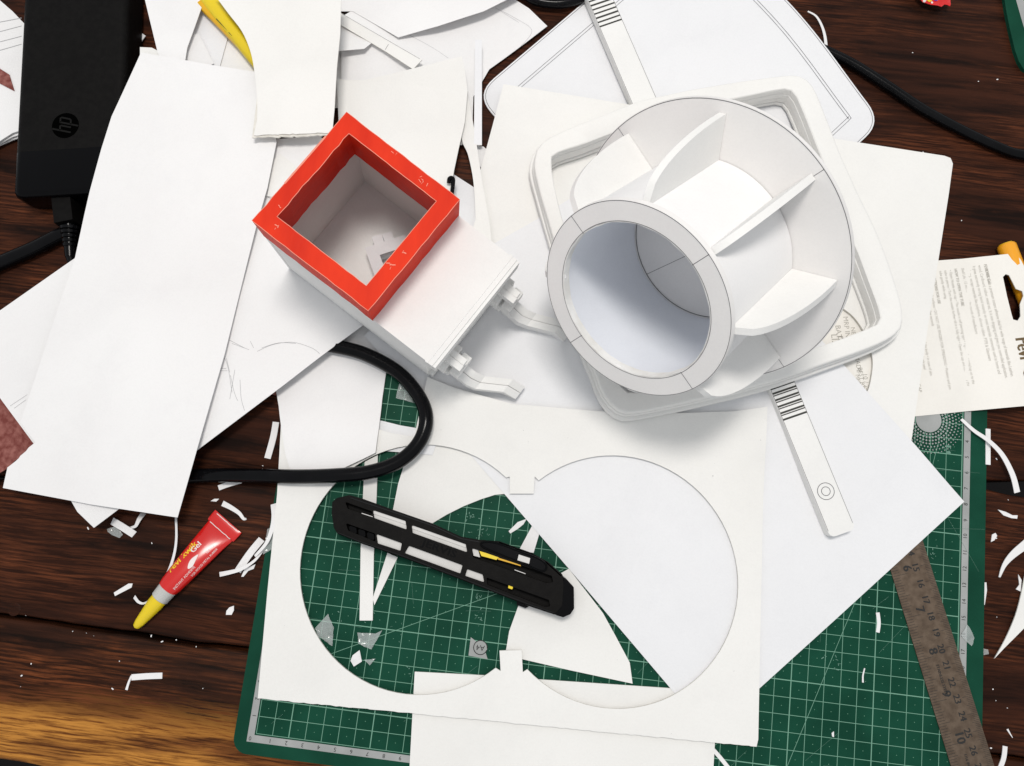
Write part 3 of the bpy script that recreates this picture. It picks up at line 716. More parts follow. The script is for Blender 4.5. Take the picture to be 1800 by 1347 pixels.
# printed pages and card at the far left
nb = thing('page_stack', 'stack of printed pages sticking out left of the black power brick', 'page stack', tuple(at(0, 130, TZ)))
for k, (dy, zz) in enumerate(((0, 0.52), (7, 0.30), (12, 0.08))):
    sheet('page', [(-150, -30 + dy), (-8, -6 + dy), (8, 8 + dy), (22, 20 + dy), (60, 60 + dy), (60, 222 + dy), (22, 234 + dy), (0, 248 + dy * 0.6), (-150, 330 + dy)], zz, 0.10, M['paper'], parent=nb)
for y0, y1 in ((40, 32), (57, 46), (75, 64), (90, 78)):
    mesh_obj('printed_line', *ribbon_geo(px_path([(-4, y0), (38, y1)], 0.52), 0.05), M['pencil'], nb)
sheet('sandpaper_sheet', [(-60, 90), (0, 121), (16, 131), (25, 160), (0, 147), (-60, 120)], 0.60, 0.05, M['sand'], 'small faded sandpaper piece lying on the printed pages', 'sandpaper')
# ------------------------------------------------------------------ red-rimmed box
BX = Matrix.Translation(Vector((-2.3099, 28.8571, 1.8812))) @ (Matrix.Rotation(-0.534785, 4, 'Z') @ Matrix.Rotation(0.110242, 4, 'Y') @ Matrix.Rotation(-0.015153, 4, 'X'))
BW, BR, BLn, BH, BC = 7.745, 7.731, 11.42, 6.822, 2.661
def bl(x, y, z): return tuple(BX @ Vector((x, y, z)))
bxo = thing('paper_box', 'white card box with a red square rim and two hinged arms', 'paper box', bl(6, BW / 2, 0))
def bbox(name, x0, x1, y0, y1, z0, z1, mat, parent, bev=0.0):
    v = [bl(x, y, z) for z in (z0, z1) for x, y in ((x0, y0), (x1, y0), (x1, y1), (x0, y1))]
    return mesh_obj(name, v, [(3, 2, 1, 0), (4, 5, 6, 7), (0, 1, 5, 4), (1, 2, 6, 5), (2, 3, 7, 6), (3, 0, 4, 7)], mat, parent)
wt = 0.16; rim_in = 0.82
# walls, floor, top (butted)
bbox('floor_panel', wt, BLn - wt, wt, BW - wt, 0.0, 0.14, M['model'], bxo)
bbox('side_wall', 0, BLn, 0, wt, 0, BH, M['model'], bxo)
bbox('side_wall', 0, BLn, BW - wt, BW, 0, BH, M['model'], bxo)
bbox('end_wall', 0, wt, wt, BW - wt, 0, BH - 0.02, M['model'], bxo)
bbox('end_wall', BLn - wt, BLn, wt, BW - wt, 0, BH - 0.02, M['model'], bxo)
bbox('top_panel', BR - 0.25, BLn + 0.02, 0.0 - 0.015, BW + 0.015, BH, BH + 0.10, M['model'], bxo)
# corner tape strip at the rear edge
bbox('corner_strip', -0.03, 0.24, -0.03, 0.0, 0.02, BH - 0.3, M['model'], bxo)
# red rim: four mitred faces on top, outer and inner skirts
def rim_part(name, pts3, faces, mat): return mesh_obj(name, [bl(*p) for p in pts3], faces, mat, rim)
RZ0, RZ1 = BH - 0.08, BH + BC; zt = RZ1
ro_ = [(-0.05, -0.05), (BR, -0.05), (BR, BW + 0.05), (-0.05, BW + 0.05)]
ri_ = [(rim_in, rim_in + 0.12), (BR - 0.92, rim_in + 0.12), (BR - 0.92, BW - rim_in), (rim_in, BW - rim_in)]
def rough_line(a, b, n, amp, seed):
    r = random.Random(seed); out = []
    for i in range(n):
        t = i / n; k = 0 if i == 0 else r.uniform(-amp, amp)
        d = Vector(b) - Vector(a); nn_ = Vector((-d.y, d.x)).normalized()
        p = Vector(a) + d * t + nn_ * k; out.append((p.x, p.y))
    return out
ro2, ri2 = [], []
for i in range(4):
    ro2 += rough_line(ro_[i], ro_[(i + 1) % 4], 14, 0.022 if i != 3 else 0.045, 30 + i)
    ri2 += rough_line(ri_[i], ri_[(i + 1) % 4], 14, 0.012 if i != 3 else 0.045, 40 + i)
nR = len(ro2)
V = []
for loop, z in ((ro2, RZ0), (ro2, zt), (ri2, zt), (ri2, RZ0)): V += [bl(x, y, z) for x, y in loop]
Fc = []
for k in range(3):
    for i in range(nR):
        j = (i + 1) % nR; Fc.append((k * nR + i, k * nR + j, (k + 1) * nR + j, (k + 1) * nR + i))
for i in range(nR):
    j = (i + 1) % nR; Fc.append((3 * nR + i, 3 * nR + j, j, i))
rim = mesh_obj('red_rim', V, Fc, M['red'], bxo)
# worn pale edges and scuffs of the rim
ew = []
for loop, off in ((ro2, 0.012), (ri2, -0.012)):
    P3 = [Vector(bl(x, y, zt + 0.008)) for x, y in loop]
    r8 = random.Random(5)
    ew.append(ribbon_geo([tuple(p) for p in P3], 0.035, True))
ew.append(ribbon_geo([bl(-0.035, y, zt + 0.006) for y in (2.6, 3.4, 4.4, 5.4, 6.0)], 0.10))
mesh_obj('worn_edge', *join_geo(*ew), M['redscuff'], rim)
r9 = random.Random(21); sf = []
for (x, y, k, sp) in ((1.1, 0.5, 4, 0.14), (0.5, 1.5, 3, 0.14), (7.2, 2.6, 5, 0.14), (7.3, 3.6, 3, 0.12), (5.5, 7.35, 7, 0.14), (3.5, 7.4, 2, 0.2)):
    for _ in range(k):
        px_, py_ = x + r9.gauss(0, sp), y + r9.gauss(0, sp * 0.5); a = r9.uniform(0, 3.14); l = r9.uniform(0.03, 0.22)
        px_ = min(max(px_, 0.02), BR - 0.05); py_ = min(max(py_, 0.02), BW - 0.02)
        if rim_in - 0.1 < px_ < BR - 0.85 and rim_in - 0.0 < py_ < BW - rim_in + 0.1: continue
        p, q = Vector(bl(px_ - l * math.cos(a) * .5, py_ - l * math.sin(a) * .5, zt + 0.012)), Vector(bl(px_ + l * math.cos(a) * .5, py_ + l * math.sin(a) * .5, zt + 0.012))
        sf.append(ribbon_geo([tuple(p), tuple(p.lerp(q, .6)), tuple(q)], r9.uniform(0.015, 0.06)))
mesh_obj('scuff', *join_geo(*sf), M['redscuff'], rim)['kind'] = 'stuff'
# small clasp lying inside on the floor and a red corner tab
cl = thing('paper_clasp', 'small white paper buckle lying inside the red-rimmed box', 'paper clasp', bl(4.2, 5.0, 0.14))
def local_plate(poly, z0, t, mat, name, parent, holes=()):
    V, Fc, ef = plate_geo(poly, z0 + t, t, holes)
    return mesh_obj(name, [bl(*v) for v in V], Fc, mat, parent)
bu = lambda u, v: (3.30 + 0.537 * u + 0.844 * v, 3.85 + 0.844 * u - 0.537 * v)
local_plate([bu(0, 0), bu(2.7, 0), bu(2.7, 2.6), bu(0, 2.6)], 0.145, 1.25, M['cool'], 'buckle_frame', cl, [[bu(0.75, 0.75), bu(2.0, 0.75), bu(2.0, 1.9), bu(0.75, 1.9)]])
local_plate([bu(0.64, -0.55), bu(1.30, -0.55), bu(1.30, -0.01), bu(0.64, -0.01)], 0.145, 1.22, M['cool'], 'tongue', cl)
local_plate([bu(1.33, -0.55), bu(1.97, -0.55), bu(1.97, -0.01), bu(1.33, -0.01)], 0.145, 1.1, M['cool'], 'tongue', cl)
local_plate([(5.9, 0.95), (6.8, 0.95), (6.8, 1.55), (6.3, 1.75)], 0.16, 3.4, M['red'], 'corner_tab', bxo)
# layered lip on the front
for k, (x0, x1, z0, z1) in enumerate(((BLn + 0.02, BLn + 0.22, BH - 1.25, BH + 0.10), (BLn + 0.225, BLn + 0.52, BH - 1.25, BH + 0.085), (BLn + 0.525, BLn + 0.72, BH - 1.25, BH + 0.02))):
    bbox('lip_layer', x0, x1, -0.06 + 0.02 * k, BW + 0.10 - 0.03 * k, z0, z1, M['model'], bxo)
bbox('base_strip', BLn, BLn + 0.3, 0.1, BW - 0.1, 0.0, 1.1, M['model'], bxo)
def arm(y0, flip):
    """hinge block on the front wall with a bent two-ply arm reaching out"""
    a_ = bbox('hinge_block', BLn, BLn + 1.15, y0 - 0.75, y0 + 0.75, 1.9, 2.7, M['model'], bxo)
    bbox('hinge_pin', BLn + 0.5, BLn + 1.75, y0 - 0.42, y0 - 0.02, 4.0, 4.75, M['model'], a_)
    bbox('hinge_pin', BLn + 0.5, BLn + 1.70, y0 + 0.0, y0 + 0.40, 4.0, 4.70, M['model'], a_)
    bbox('hinge_plate', BLn + 0.30, BLn + 0.95, y0 - 0.9, y0 + 0.9, 2.7, 3.99, M['model'], a_)
    bbox('hinge_cheek', BLn + 1.16, BLn + 1.75, y0 - 0.62, y0 + 0.85, 2.1, 3.3, M['model'], a_)
    for ply in (0, 1):
        yy = y0 - 0.55 + 0.53 * ply
        prof = [(1.2, 2.2), (2.4, 1.6), (3.0, 1.15), (4.5, 1.35), (5.4, 0.75)] if flip else [(1.2, 2.2), (2.5, 1.35), (3.1, 0.95), (4.8, 1.15), (5.6, 0.55)]
        pr = [(BLn + x, z + (0.30 if ply == 0 else 0.22)) for x, z in prof]; low = [(x - (0.15 if i == len(pr) - 1 else 0.0), z - 1.05) for i, (x, z) in enumerate(pr)]
        loop = pr + low[::-1]; n = len(loop); sh = 0.0
        ys = lambda i: yy + 0.05 * 0
        curve = [0.0, 0.05, 0.25, 1.15, 1.35]; curve = curve if flip else [0, 0.08, 0.35, 1.05, 1.1]
        cv_ = curve + curve[::-1]
        v = [bl(x, yy + cv_[i], z) for i, (x, z) in enumerate(loop)] + [bl(x, yy + cv_[i] + 0.49, z) for i, (x, z) in enumerate(loop)]
        m = len(pr)
        f = []
        for i in range(m - 1):
            f += [(i, i + 1, n - 2 - i, n - 1 - i), (n + i, 2 * n - 1 - i, 2 * n - 2 - i, n + i + 1)]
            f += [(i, n + i, n + i + 1, i + 1), (n - 1 - i, n - 2 - i, 2 * n - 2 - i, 2 * n - 1 - i)]
        f += [(0, n - 1, 2 * n - 1, n), (m - 1, n + m - 1, n + m, m)]
        mesh_obj('arm_ply', v, f, M['model'], a_)
arm(1.35, True)
arm(6.55, False)

# ------------------------------------------------------------------ square layered frame
f_out = [at(x, y, 0.9) for x, y in spline([(930, 300), (936, 334), (978, 480), (1021, 629), (1036, 664), (1052, 706), (1076, 733), (1108, 740), (1220, 718), (1343, 688), (1440, 655), (1533, 620), (1570, 597), (1582, 574), (1574, 525), (1542, 430), (1508, 362), (1474, 290), (1438, 196), (1420, 160), (1394, 146), (1348, 148), (1250, 161), (1153, 178), (1105, 191), (1010, 228), (962, 250), (940, 270)], 4, True)]
f_in = [at(x, y, 2.3) for x, y in spline([(969, 286), (985, 372), (1020, 490), (1060, 610), (1078, 660), (1095, 682), (1122, 690), (1250, 660), (1434, 611), (1520, 580), (1546, 566), (1544, 540), (1515, 462), (1470, 345), (1434, 250), (1404, 178), (1392, 160), (1376, 157), (1298, 172), (1200, 194), (1112, 220), (1025, 253), (980, 268)], 4, True)]
FCx = sum(p.x for p in f_out) / len(f_out); FCy = sum(p.y for p in f_out) / len(f_out)
frm = thing('square_frame', 'square white frame of stacked rounded card layers around the flanged tube', 'paper frame', (FCx, FCy, 0.36))
def polar(loop, n=144):
    out = []
    for k in range(n):
        a = 2 * math.pi * k / n; dx, dy = math.cos(a), math.sin(a); best = 0
        for i in range(len(loop)):
            p, q = loop[i], loop[(i + 1) % len(loop)]; ex, ey = q.x - p.x, q.y - p.y; px_, py_ = p.x - FCx, p.y - FCy
            de = dx * ey - dy * ex
            if abs(de) < 1e-9: continue
            t = (px_ * ey - py_ * ex) / de; u = (px_ * dy - py_ * dx) / de
            if t > 0 and -1e-6 <= u <= 1.000001: best = max(best, t)
        out.append(best)
    return out
pO, pI = polar(f_out), polar(f_in)
def frame_layer(name, o0, o1, inn, z0, z1, seed):
    """one ring of card; o0, o1, inn: share of the rim width taken off outside (foot, top) and inside"""
    V, Fc = [], []; n = len(pO)
    wv = lambda i, s_: 0.035 * noise.noise(Vector((i * 0.21, seed * 3.0 + s_, 0)))
    hh = min(0.20, (z1 - z0) * 0.5)
    prof = [(o0, z0), (o0, z1 - hh), (o0 + (o1 - o0) * 0.30, z1 - hh * 0.30), (o0 + (o1 - o0) * 0.62, z1 - hh * 0.08), (o1, z1), (1 - inn - 0.04, z1), (1 - inn, z1 - 0.06), (1 - inn, z0)]
    for k, (sh, z) in enumerate(prof):
        for i in range(n):
            r = pO[i] + (pI[i] - pO[i]) * sh + wv(i, 0.4 * (k > 4)); a = 2 * math.pi * i / n
            V.append((FCx + r * math.cos(a), FCy + r * math.sin(a), z))
    m = len(prof)
    for k in range(m):
        for i in range(n):
            j = (i + 1) % n; a, b = k * n, ((k + 1) % m) * n
            Fc.append((a + i, a + j, b + j, b + i))
    return mesh_obj(name, V, Fc, M['card'], frm, smooth=True, sharp=40)
frame_layer('base_layer', 0.03, 0.06, -0.04, 0.40, 0.66, 4)
frame_layer('card_layer', 0.0, 0.05, 0.02, 0.69, 1.22, 1)
frame_layer('card_layer', 0.14, 0.19, -0.02, 1.25, 1.72, 2)
frame_layer('card_layer', 0.20, 0.31, 0.0, 1.75, 2.30, 3)

# ------------------------------------------------------------------ flanged tube with fins
FN = Vector((-0.543, -0.646, 0.537)).normalized(); FO = Vector((23.002, 31.075, 7.424))
FU = (Vector((0, 0, 1)) - FN * FN.z).normalized(); FS = FN.cross(FU)
R2, R1, R1i, FL = 8.384, 5.446, 4.342, 7.531
def fp(t, r, a): 
    a = math.radians(a); return tuple(FO + FN * t + FU * (r * math.cos(a)) + FS * (r * math.sin(a)))
fan = thing('flanged_tube', 'white card tube with a wide flange and eight curved gusset fins', 'paper tube', tuple(FO + FN * 3 - Vector((0, 0, 6))))
def revolve(name, prof, mat, parent, n=112, sharp=30, closed=True, a0=0.0, a1=360.0, jit=0.0):
    V, Fc = [], []; m = len(prof)
    for i in range(n):
        a = a0 + (a1 - a0) * i / n
        for k, (t, r) in enumerate(prof): V.append(fp(t, r + (jit * noise.noise(Vector((i * 0.35, k * 0.1, 2.0)))), a))
    for i in range(n):
        j = (i + 1) % n
        for k in range(m if closed else m - 1):
            l = (k + 1) % m; Fc.append((i * m + k, i * m + l, j * m + l, j * m + k))
    return mesh_obj(name, V, Fc, mat, parent, smooth=True, sharp=sharp)
dsk = revolve('flange_disc', [(-0.02, 0.01), (-0.02, R2), (-0.30, R2), (-0.30, 0.01)], M['ringgrey'], fan)
revolve('outer_tube', [(0.03, 5.18), (FL - 0.34, 5.18), (FL - 0.34, 5.30), (0.03, 5.30)], M['paper'], fan)
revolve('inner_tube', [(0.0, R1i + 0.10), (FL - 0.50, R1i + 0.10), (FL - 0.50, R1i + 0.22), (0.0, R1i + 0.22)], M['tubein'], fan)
rng_ = revolve('end_ring', [(FL - 0.34, R1i + 0.02), (FL, R1i + 0.02), (FL, R1), (FL - 0.34, R1 + 0.02)], M['ringgrey'], fan, jit=0.006)
revolve('ring_cut_edge', [(FL - 0.50, R1i + 0.01), (FL - 0.012, R1i + 0.01), (FL - 0.012, R1i - 0.025), (FL - 0.49, R1i - 0.03)], M['edge2'], rng_, jit=0.05)
# thin printed outlines and sector lines
def circ_line(t, r, w, n=120, a0=0, a1=360):
    V, Fc = [], []
    for i in range(n + 1):
        a = a0 + (a1 - a0) * i / n; V += [fp(t, r - w / 2, a), fp(t, r + w / 2, a)]
    return V, [(2 * i, 2 * i + 1, 2 * i + 3, 2 * i + 2) for i in range(n)]
def rad_line(t, a, r0, r1, w):
    d0 = math.degrees(w / 2 / r0); d1 = math.degrees(w / 2 / r1)
    return [fp(t, r0, a - d0), fp(t, r0, a + d0), fp(t, r1, a + d1), fp(t, r1, a - d1)], [(0, 1, 2, 3)]
for r in (R1 - 0.03, R1i + 0.05): mesh_obj('printed_line', *circ_line(FL + 0.01, r, 0.026), M['line'], rng_)
for a in (-13.3, 76.9, 167.0, -103.0): mesh_obj('printed_line', *rad_line(FL + 0.01, a, R1i, R1, 0.028), M['line'], rng_)
mesh_obj('printed_line', *circ_line(-0.008, R2 - 0.05, 0.03), M['line'], dsk)
for a in (-13.3, 76.9, 167.0, -103.0): mesh_obj('printed_line', *rad_line(-0.008, a, 5.32, R2 - 0.05, 0.026), M['line'], dsk)
for a in (-13.3, 76.9, 160.0, -103.0): mesh_obj('printed_line', *rad_line(-0.008, a, 0.4, R1i, 0.026), M['line'], dsk)
mesh_obj('printed_line', *circ_line(0.004, R1i - 0.01, 0.05), M['line'], dsk)
# worn flap slivers peeling off inside the mouth
for a, l in ((58, 9), (10, 7), (118, 4), (-160, 5)):
    V, Fc = [], []
    for i in range(5):
        aa = a + l * i / 4; V += [fp(FL - 0.05, R1i - 0.005, aa), fp(FL - 0.16 + 0.03 * (i % 2), R1i - 0.10 * math.sin(math.pi * (i + 0.5) / 5), aa)]
    mesh_obj('paper_flap', V, [(2 * i, 2 * i + 1, 2 * i + 3, 2 * i + 2) for i in range(4)], M['paper'], rng_)
def fin(a, bulge=1.05, base=5.44):
    n = 22; hw = 0.19; prof = []
    tE = FL - 0.36
    for i in range(n + 1):
        t = tE * i / n; u = i / n
        prof.append((t, base + (7.72 - base) * math.sqrt(max(0.0, 1 - u * u)) ** bulge))
    V = []
    for sgn in (-1, 1):
        for t, r in prof:
            dd = math.degrees(hw / r) * sgn; V.append(fp(t, r, a + dd))
        for t, r in prof:
            dd = math.degrees(hw / 5.305) * sgn; V.append(fp(t, 5.305, a + dd))
    m = n + 1; Fc = []; ef = []
    for i in range(n):
        Fc += [(i, i + 1, m + i + 1, m + i), (2 * m + i, 3 * m + i, 3 * m + i + 1, 2 * m + i + 1)]
        ef.append(len(Fc)); Fc.append((i, 2 * m + i, 2 * m + i + 1, i + 1))
    Fc += [(0, m, 3 * m, 2 * m), (m - 1, 3 * m - 1, 4 * m - 1, 2 * m - 1)]
    mesh_obj('fin', V, Fc, M['model'], fan, smooth=True, sharp=40)
for k in range(8):
    fin((-13.3, 29.5, 75.5, 126.0, 167.0, -150.0, -103.0, -57.0)[k], 0.85 if k == 6 else (0.90 if k in (1, 2, 7) else 1.05), 5.55 if k == 6 else (5.5 if k in (1, 2, 7) else 5.44))
# fine glue seams along the fin roots
for a in (29.5 - 1.9, -57.0 + 1.9, -57.0 - 1.9, -13.3 + 1.9):
    mesh_obj('glue_seam', [fp(0.05, 5.312, a - 0.15), fp(0.05, 5.312, a + 0.15), fp(FL - 0.4, 5.312, a + 0.15), fp(FL - 0.4, 5.312, a - 0.15)], [(0, 1, 2, 3)], M['pencil'], fan)

# ------------------------------------------------------------------ two ribbed handles
def handle(label, A_, B_, wid, zt_, th, ribs, circle, rc_=0.36):
    """flat bar from A_ to B_ (photograph places of the top centre line)"""
    a, b = at(*A_, zt_), at(*B_, zt_); d_ = (b - a); d_.z = 0; ln = d_.length; d_.normalize(); s = Vector((-d_.y, d_.x, 0))
    h = thing('ribbed_handle', label, 'paper handle', (a.x, a.y, zt_ - th))
    w2 = wid / 2; loop = [(0, -w2), (ln - rc_, -w2)] + [(ln - rc_ + p[0], -w2 + rc_ + p[1]) for p in arc((0, 0), rc_, -90, 0, 5)] + [(ln - rc_ + p[0], w2 - rc_ + p[1]) for p in arc((0, 0), rc_, 0, 90, 5)] + [(0, w2)]
    W = [(a + d_ * x + s * y) for x, y in loop]
    V, Fc, ef = plate_geo([(p.x, p.y) for p in W], zt_, th)
    bar = mesh_obj('bar', V, Fc, M['model'], h, edge_mat=M['card'], edge_faces=ef)
    P = lambda x, y, z: tuple(Vector((a.x, a.y, 0)) + d_ * x + s * y + Vector((0, 0, z)))
    for x, wv in ribs:
        mesh_obj('rib_groove', *ribbon_geo([P(x, -w2 + 0.03, zt_ + 0.012), P(x, w2 - 0.03, zt_ + 0.012)], wv), M['stripe'], h)
    if circle is not None:
        for r in (0.52, 0.27): mesh_obj('printed_ring', *ribbon_geo([P(circle + p[0], p[1], zt_ + 0.012) for p in arc((0, 0), r, 0, 352, 36)], 0.035, True), M['line'], h)
    mesh_obj('printed_line', *join_geo(*[ribbon_geo([P(x, y, zt_ + 0.010) for x, y in ((0, sg * (w2 - 0.03)), (ln - rc_ - 0.05, sg * (w2 - 0.03)))], 0.022) for sg in (-1, 1)]), M['line'], h)
handle('flat white handle bar printed with ribs lying across the rounded sheet', (1030, -60), (1157, 234), 1.72, 0.85, 0.80, [(k * 0.345 + 1.0, 0.115 + 0.02 * (k % 3 == 0)) for k in range(12)], None)
rb_ = []
for k in range(6):
    rb_ += [(1.35 + 0.44 * k, 0.12), (1.50 + 0.44 * k, 0.07)]
handle('flat white handle bar with printed ribs and double ring on the plain sheet', (1360, 640), (1482, 938), 1.68, 0.98, 0.78, rb_[:-1], 8.55)

# ------------------------------------------------------------------ black cords and power brick
def cord(name, label, pts, r, mat='black'):
    P = [at(x, y, z) for x, y, z in pts]
    o = mesh_obj(name, *tube_geo(spline([tuple(p) for p in P], 8), r, 14), M[mat], smooth=True)
    return tag(o, label, 'cable')
cord('black_cable', 'thick black power cord looping over the blush card and cut-out board', [(470, 600, 0.30), (530, 598, 0.50), (580, 607, 0.68), (640, 622, 0.68), (700, 655, 0.66), (738, 700, 0.80), (749, 740, 1.05), (735, 780, 1.10), (700, 812, 1.08), (650, 830, 1.12), (590, 836, 1.14), (520, 838, 0.95), (440, 836, 0.55), (370, 836, 0.20), (290, 842, 0.15), (200, 860, 0.15)], 0.46)
cord('black_cable', 'black cord crossing the bare wood towards the second cutting mat', [(1330, 40, 0.09), (1390, 64, 0.09), (1440, 84, 0.09), (1500, 113, 0.09), (1560, 151, 0.08), (1620, 191, 0.08), (1690, 229, 0.08), (1750, 257, 0.08), (1790, 271, 0.08), (1860, 279, 0.08)], 0.34)
cord('black_cable', 'straight black cord running under the big plain sheet beside the brick', [(-80, 500, 0.20), (0, 463, 0.20), (60, 437, 0.20), (112, 411, 0.20), (190, 380, 0.20)], 0.50)
cord('black_cable', 'thin black curved tube at the top beside the rounded sheet', [(860, -60, 0.3), (905, -25, 0.3), (945, 2, 0.25), (1000, 4, 0.2), (1060, -24, 0.2)], 0.36)  # black tube laid over the dark area at the top

AZ = 2.32
a0, a1 = at(38, 0, AZ), at(20, 330, AZ)
ad_ = (a1 - a0); ad_.z = 0; ad_.normalize(); as_ = Vector((-ad_.y, ad_.x, 0))     # ad_ down the brick, as_ to the right
adp = thing('power_brick', 'black power brick with a round logo half covered by white sheets', 'power brick', (a0.x + as_.x * 3.6, a0.y + as_.y * 3.6, TZ))
AL = (a1 - a0).length
def ap(s, v, z): q = Vector((a0.x, a0.y, 0)) + ad_ * s + as_ * v; return (q.x, q.y, z)
def brick(name, s0, s1, mat, grow=0.0, end=False):
    W_, H_, r = 7.3, AZ - TZ, 0.55
    sec = []
    for cv_, cz, a in ((W_ - r, AZ - r, 0), (r, AZ - r, 90), (r, TZ + 0.02 + r, 180), (W_ - r, TZ + 0.02 + r, 270)):
        for k in range(7):
            t = math.radians(a + 15 * k); sec.append((cv_ + (r + grow) * math.cos(t), cz + (r + grow) * math.sin(t)))
    V, Fc = [], []; m = len(sec)
    rows = [(s0, 0.0), (s1 - (0.35 if end else 0), 0.0)] + ([(s1 - 0.10, 0.10), (s1, 0.34)] if end else [])
    cz = (AZ + TZ) / 2; cvv = W_ / 2
    for s, ins in rows:
        for v, z in sec:
            V.append(ap(s, v - math.copysign(min(ins, abs(v - cvv)), v - cvv), z - math.copysign(min(ins, abs(z - cz)), z - cz)))
    for i in range(len(rows) - 1):
        for k in range(m):
            l = (k + 1) % m; Fc.append((i * m + k, i * m + l, (i + 1) * m + l, (i + 1) * m + k))
    Fc += [tuple(range(m)), tuple((len(rows) - 1) * m + k for k in reversed(range(m)))]
    return mesh_obj(name, V, Fc, mat, adp, smooth=True, sharp=50)
sB = (at(20, 268, AZ) - a0).dot(ad_)
brick('body', -7.0, sB, M['blackmatte'])
brick('end_cap', sB + 0.01, AL + 0.62, M['blackgloss'], 0.012, True)
lc = at(115, 221, AZ); lz = AZ + 0.012
V = [(lc.x, lc.y, lz)] + [(p[0], p[1], lz) for p in arc((lc.x, lc.y), 0.90, 0, 360, 40)]
ld = mesh_obj('logo_disc', V, [(0, k, k + 1) for k in range(1, 41)], M['logo'], adp)
# "hp" letters: slanted strokes across the disc, reading up the brick
la = math.atan2(-ad_.y, -ad_.x)                       # reading direction
lu = Vector((math.cos(la), math.sin(la), 0)); lv = Vector((-lu.y, lu.x, 0))
def lp(x, y): y2 = y; x2 = x + 0.28 * y; q = Vector((lc.x, lc.y, lz + 0.010)) + lu * x2 + lv * y2; return tuple(q)
LW = 0.115
strokes = [[(-0.42, 0.86), (-0.42, -0.38)], [(-0.42, 0.34), (-0.10, 0.34), (-0.06, 0.28), (-0.06, -0.38)],
           [(0.16, 0.38), (0.16, -0.86)], [(0.16, 0.34), (0.46, 0.34), (0.52, 0.26), (0.52, -0.28), (0.46, -0.36), (0.16, -0.36)]]
mesh_obj('logo_letters', *join_geo(*[ribbon_geo([lp(*p) for p in s_], LW) for s_ in strokes]), M['logoink'], ld)
# plug with ridged strain relief
p0 = at(118, 356, 1.0); p1 = at(124, 402, 0.95); p2 = at(124, 452, 0.75); p3 = at(150, 520, 0.4)
plg = thing('mains_plug', 'black moulded plug with ridged strain relief at the end of the brick', 'plug', (p1.x, p1.y, TZ))
dq = (p1 - p0).normalized(); 
def tub(name, A, B, r0, r1, flat=1.0, seg=14): return mesh_obj(name, *tube_geo([tuple(A), tuple(A.lerp(B, .5)), tuple(B)], [r0, (r0 + r1) / 2, r1], seg, flat=flat), M['black'], plg, smooth=True)
plv, plf = box_geo((0, 0), 0.62, 1.15, 0, 1, 0)
pm_ = p0.lerp(p1, 0.32); ang_p = math.atan2(dq.y, dq.x)
V, Fc = box_geo((pm_.x, pm_.y), 1.12, 0.66, 0.30, 1.75, ang_p, 0.94)
mesh_obj('plug_body', V, Fc, M['blackmatte'], plg)
for k in range(5):
    A = p1.lerp(p2, -0.05 + k * 0.15); B = p1.lerp(p2, 0.04 + k * 0.15)
    tub('strain_ridge', A, B, 0.66 - 0.045 * k, 0.64 - 0.045 * k)
tub('strain_core', p0.lerp(p1, 0.6), p2, 0.50, 0.34)
mesh_obj('cord', *tube_geo(spline([tuple(p1.lerp(p2, .8)), tuple(p2), tuple(p3)], 6), 0.30, 12), M['black'], plg, smooth=True)

# ------------------------------------------------------------------ black utility knife
kn = thing('utility_knife', 'black utility knife with grey side windows and a yellow slider in the left cut-out', 'utility knife', tuple(at(800, 975, 0.15)))
kc = lambda p: (560 + p[0] / 4.0, 840 + p[1] / 4.0)           # places measured on an enlarged view
KZ = 1.50
def kplate(name, pts, z, t, mat, parent=kn, holes=(), rnd_=0.0, pix=False):
    cv_ = (lambda p: tuple(at(*(p if pix else kc(p)), z))[:2])
    poly = [cv_(p) for p in pts]
    if rnd_: poly = world_round(poly, rnd_, 4)
    hl = [world_round([cv_(p) for p in h], 0.07, 3) for h in holes]
    V, Fc, ef = plate_geo(poly, z, t, hl)
    return mesh_obj(name, V, Fc, M[mat] if isinstance(mat, str) else mat, parent)
out_k = [(96, 172), (130, 142), (215, 122), (300, 145), (520, 225), (800, 322), (1000, 415), (1130, 437), (1270, 447), (1500, 530), (1610, 590), (1715, 680), (1722, 760), (1712, 900), (1660, 958), (1500, 905), (1200, 790), (1000, 712), (600, 560), (300, 458), (130, 388), (107, 350), (92, 250)]
hW = [[(383, 228), (612, 305), (620, 365), (390, 283)], [(655, 333), (1035, 468), (1045, 525), (660, 388)], [(405, 395), (585, 460), (575, 514), (415, 462)], [(635, 478), (1012, 615), (996, 674), (605, 530)], [(1045, 642), (1153, 680), (1165, 736), (1030, 690)],
      [(185, 168), (375, 236), (382, 276), (205, 218)], [(190, 318), (396, 392), (402, 450), (208, 372)], [(1080, 495), (1640, 690), (1650, 735), (1600, 740), (1085, 560)], [(1180, 700), (1620, 860), (1630, 905), (1590, 908), (1185, 752)]]
body = kplate('shell', out_k, KZ, 0.32, 'blackmatte', holes=hW, rnd_=0.14)
low_k = [(p[0] + 3, p[1] + 6) for p in out_k]
kplate('lower_shell', low_k, KZ - 0.70, 0.62, 'blackmatte', rnd_=0.14)
